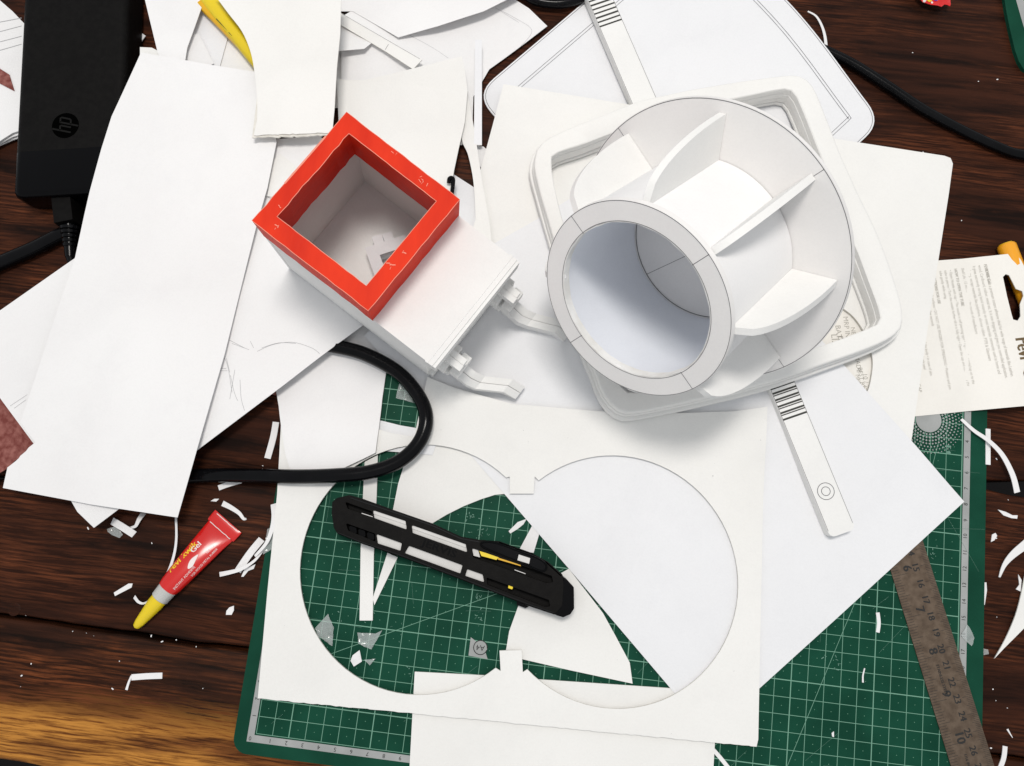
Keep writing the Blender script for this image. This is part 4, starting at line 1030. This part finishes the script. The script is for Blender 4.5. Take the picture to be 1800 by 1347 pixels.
# rails along both edges close the gap between the two shells
M['railgloss'] = new_mat('polished_black_edge', (0.002, 0.002, 0.0025), 0.2, 0.30)
def rail(name, pts, z0, z1, w, mat='railgloss', par=kn):
    P = [at(*kc(p), z1) for p in pts]; m = len(P); V, Fc = [], []
    for i, p in enumerate(P):
        d_ = P[min(m - 1, i + 1)] - P[max(0, i - 1)]; d_.z = 0; s_ = Vector((-d_.y, d_.x, 0)).normalized() * w / 2
        V += [tuple(p + s_), tuple(p - s_), (p.x + s_.x, p.y + s_.y, z0), (p.x - s_.x, p.y - s_.y, z0)]
    for i in range(m - 1):
        k = 4 * i; Fc += [(k, k + 1, k + 5, k + 4), (k + 2, k + 6, k + 7, k + 3), (k, k + 4, k + 6, k + 2), (k + 1, k + 3, k + 7, k + 5)]
    Fc += [(0, 2, 3, 1), (4 * m - 4, 4 * m - 3, 4 * m - 1, 4 * m - 2)]
    return mesh_obj(name, V, Fc, M[mat], par)
rail('edge_rail', [(225, 142), (520, 240), (800, 337), (1000, 428), (1130, 452)], 0.2, KZ + 0.05, 0.07)
rail('edge_rail', [(135, 385), (300, 452), (600, 552), (1000, 704), (1200, 782), (1500, 897), (1650, 948)], 0.2, KZ + 0.02, 0.06)
rail('edge_rail', [(1270, 455), (1500, 540), (1605, 598), (1705, 690)], 0.2, KZ, 0.07)
rail('edge_rail', [(100, 172), (97, 250), (112, 345)], 0.2, KZ - 0.02, 0.07)
# pale inner plates seen through the windows
for h in hW[:5]:
    g_ = [(h[0][0] - 8, h[0][1] - 14), (h[1][0] + 8, h[1][1] - 14), (h[2][0] + 8, h[2][1] + 12), (h[3][0] - 8, h[3][1] + 10)]
    kplate('window_plate', g_, KZ - 0.14, 0.50, 'plate')
for k in range(2):
    h = hW[k]; kplate('plate_ridge', [h[0], h[1], (h[1][0] + 2, h[1][1] + 24), (h[0][0] + 2, h[0][1] + 24)], KZ - 0.06, 0.07, 'plate')
for k in range(3):
    x, y = 215 + 62 * k, 335 + 22 * k
    kplate('grip_pad', [(x, y), (x + 50, y + 18), (x + 54, y + 62), (x + 8, y + 48)], KZ - 0.10, 0.4, 'blackgloss', rnd_=0.1)
kplate('edge_glint', [(303, 247), (380, 272), (381, 277), (303, 252)], KZ + 0.006, 0.02, 'plate')
kplate('edge_glint', [(1378, 645), (1455, 673), (1455, 678), (1378, 650)], KZ + 0.006, 0.02, 'plate')
kplate('stop_block', [(1080, 497), (1122, 508), (1135, 560), (1090, 548)], KZ - 0.12, 0.5, 'plate')
yl = kplate('slider', [(1130, 515), (1180, 530), (1268, 560), (1250, 578), (1145, 550)], KZ - 0.02, 0.5, 'yellow')
kplate('slider_rib', [(1262, 562), (1420, 612), (1422, 622), (1262, 575)], KZ - 0.05, 0.4, 'amber', yl)
kplate('lock_pin', [(1340, 740), (1371, 752), (1362, 786), (1332, 775)], KZ - 0.02, 0.5, 'yellow', rnd_=0.05)
# thumb loop on the upper edge
lo_ = spline([(1140, 470), (1165, 452), (1230, 455), (1300, 475), (1420, 520), (1540, 565), (1595, 605), (1598, 645), (1560, 655), (1440, 605), (1300, 550), (1180, 500)], 4, True)
rim_k = [at(*kc(p), KZ + 0.10) for p in lo_]
mesh_obj('thumb_loop', *tube_geo([tuple(p) for p in rim_k] + [tuple(rim_k[0])], 0.055, 8, caps=False), M['blackgloss'], kn, smooth=True)
kplate('thumb_insert', lo_, KZ + 0.05, 0.30, 'black')
kplate('blade_glimpse', [(1408, 540), (1488, 566), (1480, 605), (1398, 580)], KZ + 0.075, 0.05, 'plate')
# end cap
cap = kplate('end_cap', [(1722, 690), (1795, 770), (1797, 920), (1770, 960), (1720, 982), (1655, 962), (1700, 915), (1718, 840)], KZ - 0.06, 1.25, 'blackgloss', rnd_=0.10)
kplate('belt_clip', [(1395, 868), (1478, 905), (1455, 918), (1392, 893)], 0.55, 0.35, 'black')
tp = at(*kc((850, 500)), KZ); ka = math.degrees(math.atan2(*(lambda d_: (d_.y, d_.x))(at(*kc((1000, 560)), KZ) - at(*kc((700, 447)), KZ))))
mesh_obj('embossed_lettering', *text_geo('JERVIS', 0.62, (tp.x, tp.y, KZ + 0.012), ka, True, xs=1.35), M['blackgloss'], body)

# ------------------------------------------------------------------ glue tube
gk = lambda x, y: (220 + x / 5.613, 880 + y / 5.613)
GA = at(*gk(110, 1240), TZ + 0.45); GB = at(*gk(1005, 210), TZ + 0.35)
gd = GB - GA; gd.z = 0; glen = gd.length; gd.normalize(); gs = Vector((-gd.y, gd.x, 0))
glue = thing('glue_tube', 'small red glue tube with a yellow nozzle cap on the dark wood', 'glue tube', (GA.x, GA.y, TZ))
def gsec(name, rows, mat, seg=24, par=glue, caps=True, sharp=40, sup=2.0):
    """rows: (position along, half width, half height, centre height)"""
    V, Fc = [], []
    for x, w, h, cz in rows:
        for k in range(seg):
            a = 2 * math.pi * k / seg; c_, s_ = math.cos(a), math.sin(a)
            c_ = math.copysign(abs(c_) ** (2 / sup), c_); s_ = math.copysign(abs(s_) ** (2 / sup), s_)
            q = Vector((GA.x, GA.y, 0)) + gd * x + gs * (w * c_); V.append((q.x, q.y, TZ + cz + h * s_))
    m = len(rows)
    for i in range(m - 1):
        for k in range(seg):
            l = (k + 1) % seg; Fc.append((i * seg + k, i * seg + l, (i + 1) * seg + l, (i + 1) * seg + k)[::-1])
    if caps: Fc += [tuple(range(seg)), tuple((m - 1) * seg + k for k in reversed(range(seg)))]
    return mesh_obj(name, V, Fc, M[mat], par, smooth=True, sharp=sharp)
f_ = glen / 8.55
gsec('nozzle_cap', [(-0.12, 0.10, 0.10, 0.42), (-0.02, 0.22, 0.22, 0.43), (0.25, 0.30, 0.30, 0.44), (1.1, 0.42, 0.42, 0.48), (1.75, 0.50, 0.50, 0.52), (2.15, 0.50, 0.50, 0.53)], 'yellow')
mesh_obj('cap_facet', [tuple(Vector((GA.x, GA.y, TZ)) + gd * x + gs * y + Vector((0, 0, z))) for x, y, z in ((0.3, -0.28, 0.60), (0.35, 0.10, 0.76), (2.1, 0.16, 1.035), (2.1, -0.40, 0.86))], [(0, 1, 2, 3)], M['yellow'], glue)
gsec('collar', [(2.15, 0.52, 0.52, 0.54), (2.2, 0.56, 0.56, 0.56), (2.95, 0.60, 0.60, 0.60), (3.0, 0.56, 0.56, 0.60)], 'milky')
tb = gsec('tube_body', [(2.98, 0.62, 0.60, 0.62), (3.3, 0.70, 0.58, 0.60), (4.4, 0.80, 0.52, 0.53), (5.6, 0.89, 0.40, 0.42), (6.8, 0.97, 0.26, 0.28), (7.45, 1.02, 0.12, 0.14), (7.6, 1.03, 0.08, 0.10)], 'redtube', sup=2.2)
gsec('crimp', [(7.55, 1.12, 0.10, 0.13), (7.6, 1.14, 0.13, 0.15), (8.0, 1.16, 0.12, 0.16), (8.25, 1.16, 0.07, 0.17), (8.3, 1.15, 0.04, 0.18)], 'redtube', sup=4.0)
cf = []
for x0, amp, sd in ((7.57, 0.05, 1), (7.05, 0.10, 5), (8.22, 0.03, 9)):
    pth = [tuple(Vector((GA.x, GA.y, TZ)) + gd * (x0 + amp * noise.noise(Vector((k * 0.9, sd, 0)))) + gs * (-1.05 + 2.1 * k / 12) + Vector((0, 0, 0.40 if x0 < 7.3 else 0.285))) for k in range(1, 12)]
    cf.append(ribbon_geo(pth, 0.045))
mesh_obj('worn_crease_highlight', *join_geo(*cf[::2]), M['whiteprint'], glue)  # whitish ribbons: fold highlights and worn edges put in as colour
def top_z(x):   # height of the body's upper line
    rows = [(2.98, 1.22), (3.3, 1.18), (4.4, 1.05), (5.6, 0.82), (6.8, 0.54), (7.45, 0.26)]
    for (xa, za), (xb, zb) in zip(rows, rows[1:]):
        if xa <= x <= xb: return za + (zb - za) * (x - xa) / (xb - xa)
    return 0.3
def halfw(x):
    rows = [(2.98, .62, .60), (3.3, .70, .58), (4.4, .80, .52), (5.6, .89, .40), (6.8, .97, .26), (7.45, 1.02, .12)]
    for (xa, wa, ha), (xb, wb, hb_) in zip(rows, rows[1:]):
        if xa <= x <= xb: t = (x - xa) / (xb - xa); return wa + (wb - wa) * t, ha + (hb_ - ha) * t
    return 1.0, 0.1
def on_tube(x, y, lift=0.012):
    w, h = halfw(x); k = max(0.0, 1 - (abs(y) / w) ** 2.2) ** (1 / 2.2)
    q = Vector((GA.x, GA.y, TZ)) + gd * x + gs * y; return (q.x, q.y, TZ + top_z(x) - h + h * k + lift)
def tube_text(s_, size, x, y, mat, bold=True, xs=1.0):
    """lettering wrapped on the tube, reading from the crimp down to the cap"""
    V, Fc = text_geo(s_, size, (0, 0, 0), 0, bold, xs=xs)
    return mesh_obj('tube_print', [on_tube(x + vx, y + vy, 0.014 + vz) for vx, vy, vz in V], Fc, M[mat], tb)
tube_text('Fevi kwik', 0.52, 5.0, 0.56, 'yellowprint', xs=1.15)
tube_text('Gel', 0.50, 5.95, 0.34, 'whiteprint')
tube_text('INSTANT ADHESIVE', 0.20, 4.2, -0.46, 'whiteprint', False)
tube_text('FOR WOOD METAL RUBBER', 0.17, 5.6, -0.70, 'whiteprint', False)
tube_text('NET 3 g', 0.18, 6.4, -0.42, 'whiteprint', False)
dp = spline([(4.75, -0.26), (4.95, -0.08), (5.3, 0.02), (5.75, -0.10), (5.4, -0.24), (5.0, -0.36)], 4, True)
mesh_obj('drop_print', [on_tube(x, y, 0.016) for x, y in [(5.2, -0.16)] + dp], [(0, k, k % len(dp) + 1) for k in range(1, len(dp) + 1)], M['whiteprint'], tb)

# ------------------------------------------------------------------ blister card at the right
zT = lambda x, y: 0.07 + 0.85 * smooth01(41.5, 46.0, x)
pk = thing('blister_card', 'white hang card with fine print and a sloped hanging slot', 'package card', tuple(at(1720, 580, 0.0)))
slot = [(1763, 487), (1768, 482), (1774, 484), (1786, 508), (1797, 512), (1799, 520), (1793, 535), (1794, 556), (1789, 564), (1781, 562), (1778, 552), (1770, 520)]
sheet('card_sheet', [(1560, 466), (1650, 458), (1720, 452), (1778, 446), (1788, 449), (1795, 458), (1806, 480), (1870, 700), (1800, 714), (1700, 723), (1600, 733), (1540, 738)], zT, 0.06, M['pack'], parent=pk, holes=[slot], res=0.8)
pa, pb = at(1600 + 505 / 3.85, 400 + 250 / 3.85, zT), at(1600 + 715 / 3.85, 400 + 1110 / 3.85, zT)
td = (pb - pa); td.z = 0; tln = td.length; td.normalize(); tn = Vector((-td.y, td.x, 0))      # tn points to the title side
def ptext(s_, size, along, across, bold, mat, xs=1.0, align='LEFT'):
    V, Fc = text_geo(s_, size, (0, 0, 0), 0, bold, align, xs)
    out = []
    for x, y, z in V:
        q = pa + td * (along + x) + tn * (across + y); out.append((q.x, q.y, zT(q.x, q.y) + 0.012 + z))
    return mesh_obj('card_print', out, Fc, M[mat], pk)
lines = [('FEVIKWIK Gel is a premium instant adhesive ideal for wide range of materials like Leather,', 0.0, 0.0, 0), ('wood, Cardboard, rubber, metal etc. It is non dripping and gives you controlled application.', 0.0, -0.33, 0),
         ('It gives extremely strong bond instantly on most materials commonly used at home and', 0.0, -0.66, 0), ('industry, except materials like polythene, silicone rubber, PTFE & Glassware', 0.05, -0.99, 0),
         ('Shelf Life : 15 months from the month of manufacture', 0.05, -1.38, 0), ('HOW TO OPEN THE TUBE', 0.05, -1.85, 1),
         ('\u2022 Open Nozzle with cap \u2022 The nozzle is self piercing type \u2022 Tighten the nozzle/cap on to the', 0.1, -2.20, 0), ('tube to pierce \u2022 Turn the nozzle further till it is fully tight \u2022 Open the cap and use \u2022 Press the', 0.1, -2.53, 0), ('tube gently while using.', 0.1, -2.86, 0),
         ('DIRECTIONS FOR USE', 0.2, -3.35, 1), ('Clean and dry both surfaces \u2022 DO NOT USE FINGERS FOR SPREADING \u2022 Position and join', 0.2, -3.70, 0), ('surfaces quickly and press for few seconds', 0.2, -4.03, 0),
         ('Avoid contact with eyes, skin or other parts of the body \u2022 In case of skin', 0.9, -4.75, 0), ('contact use warm water and slowly peel', 3.2, -5.08, 0)]
for s_, al, ac, bd in lines:
    full = max(20, len(s_)); k = (tln / 0.205 / 90)
    ptext(s_, 0.26 if not bd else 0.27, al, ac, bool(bd), 'packtext', 0.80)
ptext('FEVIKWIK Gel', 0.255, 0.0, 0.004, True, 'packtext', 0.86)
ptext('FINGER CAP', 0.30, 6.4, -5.65, False, 'packtext')
pt = at(1799, 640, zT)
ptext('Fevi  Gel', 1.15, (pt - pa).dot(td) - 1.75, (pt - pa).dot(tn) + 0.22, True, 'packtitle', 0.80)
ptext('Gel', 1.05, (pt - pa).dot(td) + 0.55 + 1.7 * 0, (pt - pa).dot(tn) + 0.18, True, 'packtitle', 0.95) if False else None
# orange cap of a pen under the card
og = thing('orange_marker', 'orange plastic marker lying under the blister card', 'marker', tuple(at(1790, 470, TZ)))
oa, ob_ = at(1768, 430, 0.25), at(1835, 600, 0.20)
mesh_obj('barrel', *tube_geo([tuple(oa), tuple(oa.lerp(ob_, 0.02)), tuple(ob_)], [0.50, 0.58, 0.58], 20), M['orange'], og, smooth=True)
mesh_obj('end_plug', *tube_geo([tuple(oa + (oa - ob_).normalized() * 0.08), tuple(oa)], [0.40, 0.46], 20), M['amber'], og, smooth=True)

# ------------------------------------------------------------------ red wrapper at the top
wr = thing('sweet_wrapper', 'crumpled shiny red wrapper on the wood beyond the cord', 'wrapper', tuple(at(1640, -10, TZ)))
wz = lambda x, y: 0.05 + 0.35 * noise.noise(Vector((x * 1.6, y * 1.6, 3.0))) + 0.25
sheet('foil', [(1560, -60), (1610, -12), (1622, 4), (1642, 9), (1655, 12), (1660, 8), (1670, 11), (1673, -6), (1680, -30), (1640, -70)], wz, 0.03, M['wrapper'], parent=wr, res=0.22)
for (x, y, rr, mt) in ((1634, -2, 0.22, 'yellowprint'), (1645, -1, 0.16, 'purple'), (1625, 2, 0.10, 'whiteprint'), (1638, 5, 0.08, 'whiteprint')):
    p = at(x, y, wz); V = [(p.x, p.y, wz(p.x, p.y) + 0.03)] + [(p.x + rr * math.cos(k * .785), p.y + rr * math.sin(k * .785), wz(p.x + rr * math.cos(k * .785), p.y + rr * math.sin(k * .785)) + 0.03) for k in range(8)]
    mesh_obj('wrapper_print', V, [(0, k, k % 8 + 1) for k in range(1, 9)], M[mt], wr)

# ------------------------------------------------------------------ scraps
def flake(pts, z, label, mat='paper', curl=0.0, name='paper_scrap', t=0.05):
    zf = (lambda x, y, z=z: z + t) if not curl else (lambda x, y: z + t + curl * abs(noise.noise(Vector((x * 1.3, y * 1.3, z * 5 + 1.7)))))
    return sheet(name, pts, zf, t, M[mat], label, 'paper scrap', res=0.25)
S_ = strip_scrap
S_([(485, 742), (480, 770), (470, 806)], 0.42, TZ, 0.05, label='straight white paper strip on wood beside the mat corner under the blush card')
S_([(384, 858), (400, 852), (424, 845)], 0.34, TZ, 0.05, label='greyish paper strip half under the black cord loop on the wood')
flake([(370, 881), (377, 877), (385, 877), (380, 882)], TZ, 'tiny white chip just above the crimped end of the glue tube')
S_([(391, 885), (405, 892), (420, 902), (428, 912), (433, 912)], (0.36, 0.12), TZ, 0.04, curl=0.15, label='curled paper shaving beside the crimp of the glue tube')
S_([(481, 886), (482, 908), (478, 930), (468, 955), (448, 978)], (0.40, 0.16), 0.0, 0.04, curl=0.35, label='curved white shaving hanging over the left edge of the green mat')
S_([(460, 948), (440, 972), (418, 1004)], 0.46, TZ, 0.05, curl=0.15, label='broad white strip on wood crossed by a thinner curl')
S_([(466, 962), (448, 985), (425, 1000), (405, 1006), (386, 1010)], (0.12, 0.30), TZ + 0.1, 0.04, curl=0.3, label='thin curled shaving lying across the broad white strip')
flake([(424, 1014), (430, 1000), (440, 996), (449, 992), (446, 1000), (436, 1004), (428, 1014)], TZ, 'forked paper scrap below the crossed shavings', curl=0.15)
flake([(200, 1042), (226, 1026), (233, 1026), (231, 1033), (202, 1048)], TZ, 'small white paper sliver on wood above the yellow cap')
S_([(236, 1049), (243, 1058), (252, 1061), (262, 1056)], (0.22, 0.08), TZ, 0.03, curl=0.3, label='tiny curl of paper touching the yellow nozzle cap')
S_([(285, 1188), (258, 1189), (231, 1191)], 0.36, TZ, 0.05, label='flat white paper tab on the bare wood below the glue tube')
S_([(231, 1188), (226, 1200), (222, 1213)], (0.10, 0.16), TZ, 0.04, label='thin bent paper tail hanging from the flat white tab')
flake([(403, 1068), (411, 1065), (411, 1073), (407, 1081), (397, 1081), (398, 1074)], TZ, 'little two-part paper chip on wood left of the mat edge', curl=0.1)
S_([(197, 916), (214, 926), (236, 940)], 0.46, TZ, 0.05, curl=0.2, label='white strip on wood under the corner of the sketch sheet')
S_([(252, 902), (244, 914), (238, 925), (228, 928)], (0.36, 0.12), TZ, 0.04, curl=0.3, label='twisted paper shaving under the lower edge of the big plain sheet')
S_([(309, 908), (310, 945), (306, 975), (296, 1005), (282, 1030)], (0.14, 0.20), TZ + 0.1, 0.04, mat='cool', curl=0.5, label='long slender paper ribbon dropping from the big sheet to the glue tube')
S_([(1737, 754), (1737, 817)], 0.30, 0.0, 0.05, label='upright white strip on the right edge of the green mat')
S_([(1690, 737), (1712, 757), (1738, 775), (1762, 800), (1780, 835), (1788, 866)], (0.18, 0.36), TZ + 0.35, 0.04, curl=0.3, label='long arched paper ribbon springing from under the blister card')
flake([(1754, 896), (1768, 900), (1780, 906), (1789, 906), (1788, 912), (1778, 911), (1764, 906)], TZ, 'spiky paper shaving on wood below the arched ribbon', curl=0.12)
flake([(1742, 953), (1744, 940), (1750, 937), (1753, 942), (1748, 950)], TZ, 'teardrop paper chip beside the mat on dark wood')
S_([(1757, 1015), (1766, 993), (1782, 974), (1810, 952)], (0.10, 0.60), TZ, 0.05, curl=0.2, label='tapering white shaving with a needle tip above the broad crescent')
bl_ = spline([(1748, 1158), (1768, 1122), (1785, 1082), (1795, 1045), (1803, 1005)], 5) + [(1840, 1010), (1835, 1080)] + spline([(1800, 1105), (1785, 1120), (1765, 1140)], 4)
sheet('paper_scrap', bl_, lambda x, y: TZ + 0.10 + 0.12 * max(0, x - 43.5) * 0.4, 0.08, M['card'], 'broad cream crescent offcut with a needle point on the dark wood', 'paper scrap', edge=M['edge'])
flake([(1728, 1024), (1734, 1024), (1735, 1038), (1731, 1064), (1728, 1060), (1730, 1045)], TZ, 'narrow torn chip against the right side of the mat')
flake([(1790, 1010), (1796, 1020), (1794, 1040), (1786, 1036), (1792, 1028)], TZ, 'small star-shaped chip above the broad crescent', curl=0.1)
S_([(1771, 1282), (1775, 1289), (1780, 1297)], (0.12, 0.03), TZ, 0.03, label='sharp little paper splinter on wood beside the ruler end')
S_([(1767, 1312), (1764, 1335), (1752, 1365)], 0.28, TZ, 0.05, label='white strip on the wood by the end of the ruler')
S_([(1543, 1077), (1545, 1095), (1543, 1112)], 0.22, 0.0, 0.05, label='short white strip on the green grid left of the ruler')
S_([(1520, 1175), (1517, 1188), (1517, 1200)], (0.07, 0.10), 0.0, 0.03, label='fine white splinter on the green grid below the short strip')
flake([(1462, 1289), (1466, 1286), (1466, 1296), (1463, 1295)], 0.0, 'speck of paper on the green grid near the cut-out board corner')
S_([(1250, 1314), (1266, 1332), (1290, 1362)], 0.24, 0.0, 0.06, label='slanting white strip on the green grid beside the cream card')
S_([(1420, 20), (1436, 30), (1448, 55), (1452, 85), (1448, 118)], (0.10, 0.26), TZ, 0.04, curl=0.10, label='arched white shaving crossing under the cord by the rounded sheet')
flake([(894, 934), (910, 918), (926, 912), (920, 922), (910, 930), (897, 938)], 0.0, 'small white offcut on the green grid above the knife', curl=0.05)
flake([(620, 1152), (632, 1143), (636, 1163), (622, 1172), (616, 1162)], 0.0, 'bright white crumpled paper bit inside the left cut-out', curl=0.35)
def film(pts, z, label):
    zf = lambda x, y: z + 0.04 + 0.30 * abs(noise.noise(Vector((x * 2.2, y * 2.2, z + 4.4))))
    return sheet('film_scrap', pts, zf, 0.012, M['film'], label, 'film scrap', res=0.16)
film([(554, 1104), (577, 1079), (587, 1104), (584, 1136), (560, 1120)], 0.0, 'folded clear film scrap at the rim of the left cut-out')
film([(628, 1112), (660, 1114), (672, 1108), (653, 1142), (630, 1132)], 0.0, 'crinkled clear film scrap on the green grid near the bright bit')
film([(640, 1160), (660, 1158), (650, 1170)], 0.0, 'tiny clear film corner beside the bright crumpled bit')
film([(703, 670), (718, 668), (740, 712), (696, 700)], 0.0, 'clear film triangle on the mat inside the cord loop')
film([(1692, 1112), (1700, 1098), (1713, 1122), (1708, 1136), (1690, 1118)], 0.0, 'clear film scrap on the mat scale right of the ruler')
film([(1727, 1140), (1737, 1142), (1738, 1150), (1728, 1152)], TZ, 'little greyish film bit on wood beside the mat edge')
film([(188, 930), (204, 925), (216, 940), (210, 946), (196, 940)], TZ, 'clear film scrap under the corner of the sketch sheet')
film([(470, 930), (486, 925), (484, 962), (462, 975)], 0.02, 'clear film sliver on the left edge of the mat')
# crumbs of paper scattered on the wood
r5 = random.Random(77); cr = []
spots = [(r5.uniform(1400, 1800), r5.uniform(0, 440)) for _ in range(6)] + [(r5.uniform(1740, 1800), r5.uniform(760, 1340)) for _ in range(8)] + [(r5.uniform(0, 480), r5.uniform(930, 1260)) for _ in range(6)] + [(1604, 93), (1690, 388), (1753, 140), (128, 1110), (152, 1113), (165, 1118), (266, 1118), (285, 1128), (345, 1137), (310, 1125), (55, 1167), (198, 1211), (462, 819), (155, 929), (267, 955)]
for x, y in spots:
    p = at(x, y, TZ); s_ = r5.uniform(0.012, 0.038); a = r5.uniform(0, 3)
    cr.append(box_geo((p.x, p.y), s_ * r5.uniform(0.8, 2.4), s_, TZ + 0.001, TZ + 0.02, a))
co = mesh_obj('paper_crumbs', *join_geo(*cr), M['paper']); co['kind'] = 'stuff'; tag(co, 'tiny white paper crumbs scattered over the dark wood', 'crumbs')

for o in bpy.data.objects:
    if '_org' in o: del o['_org']
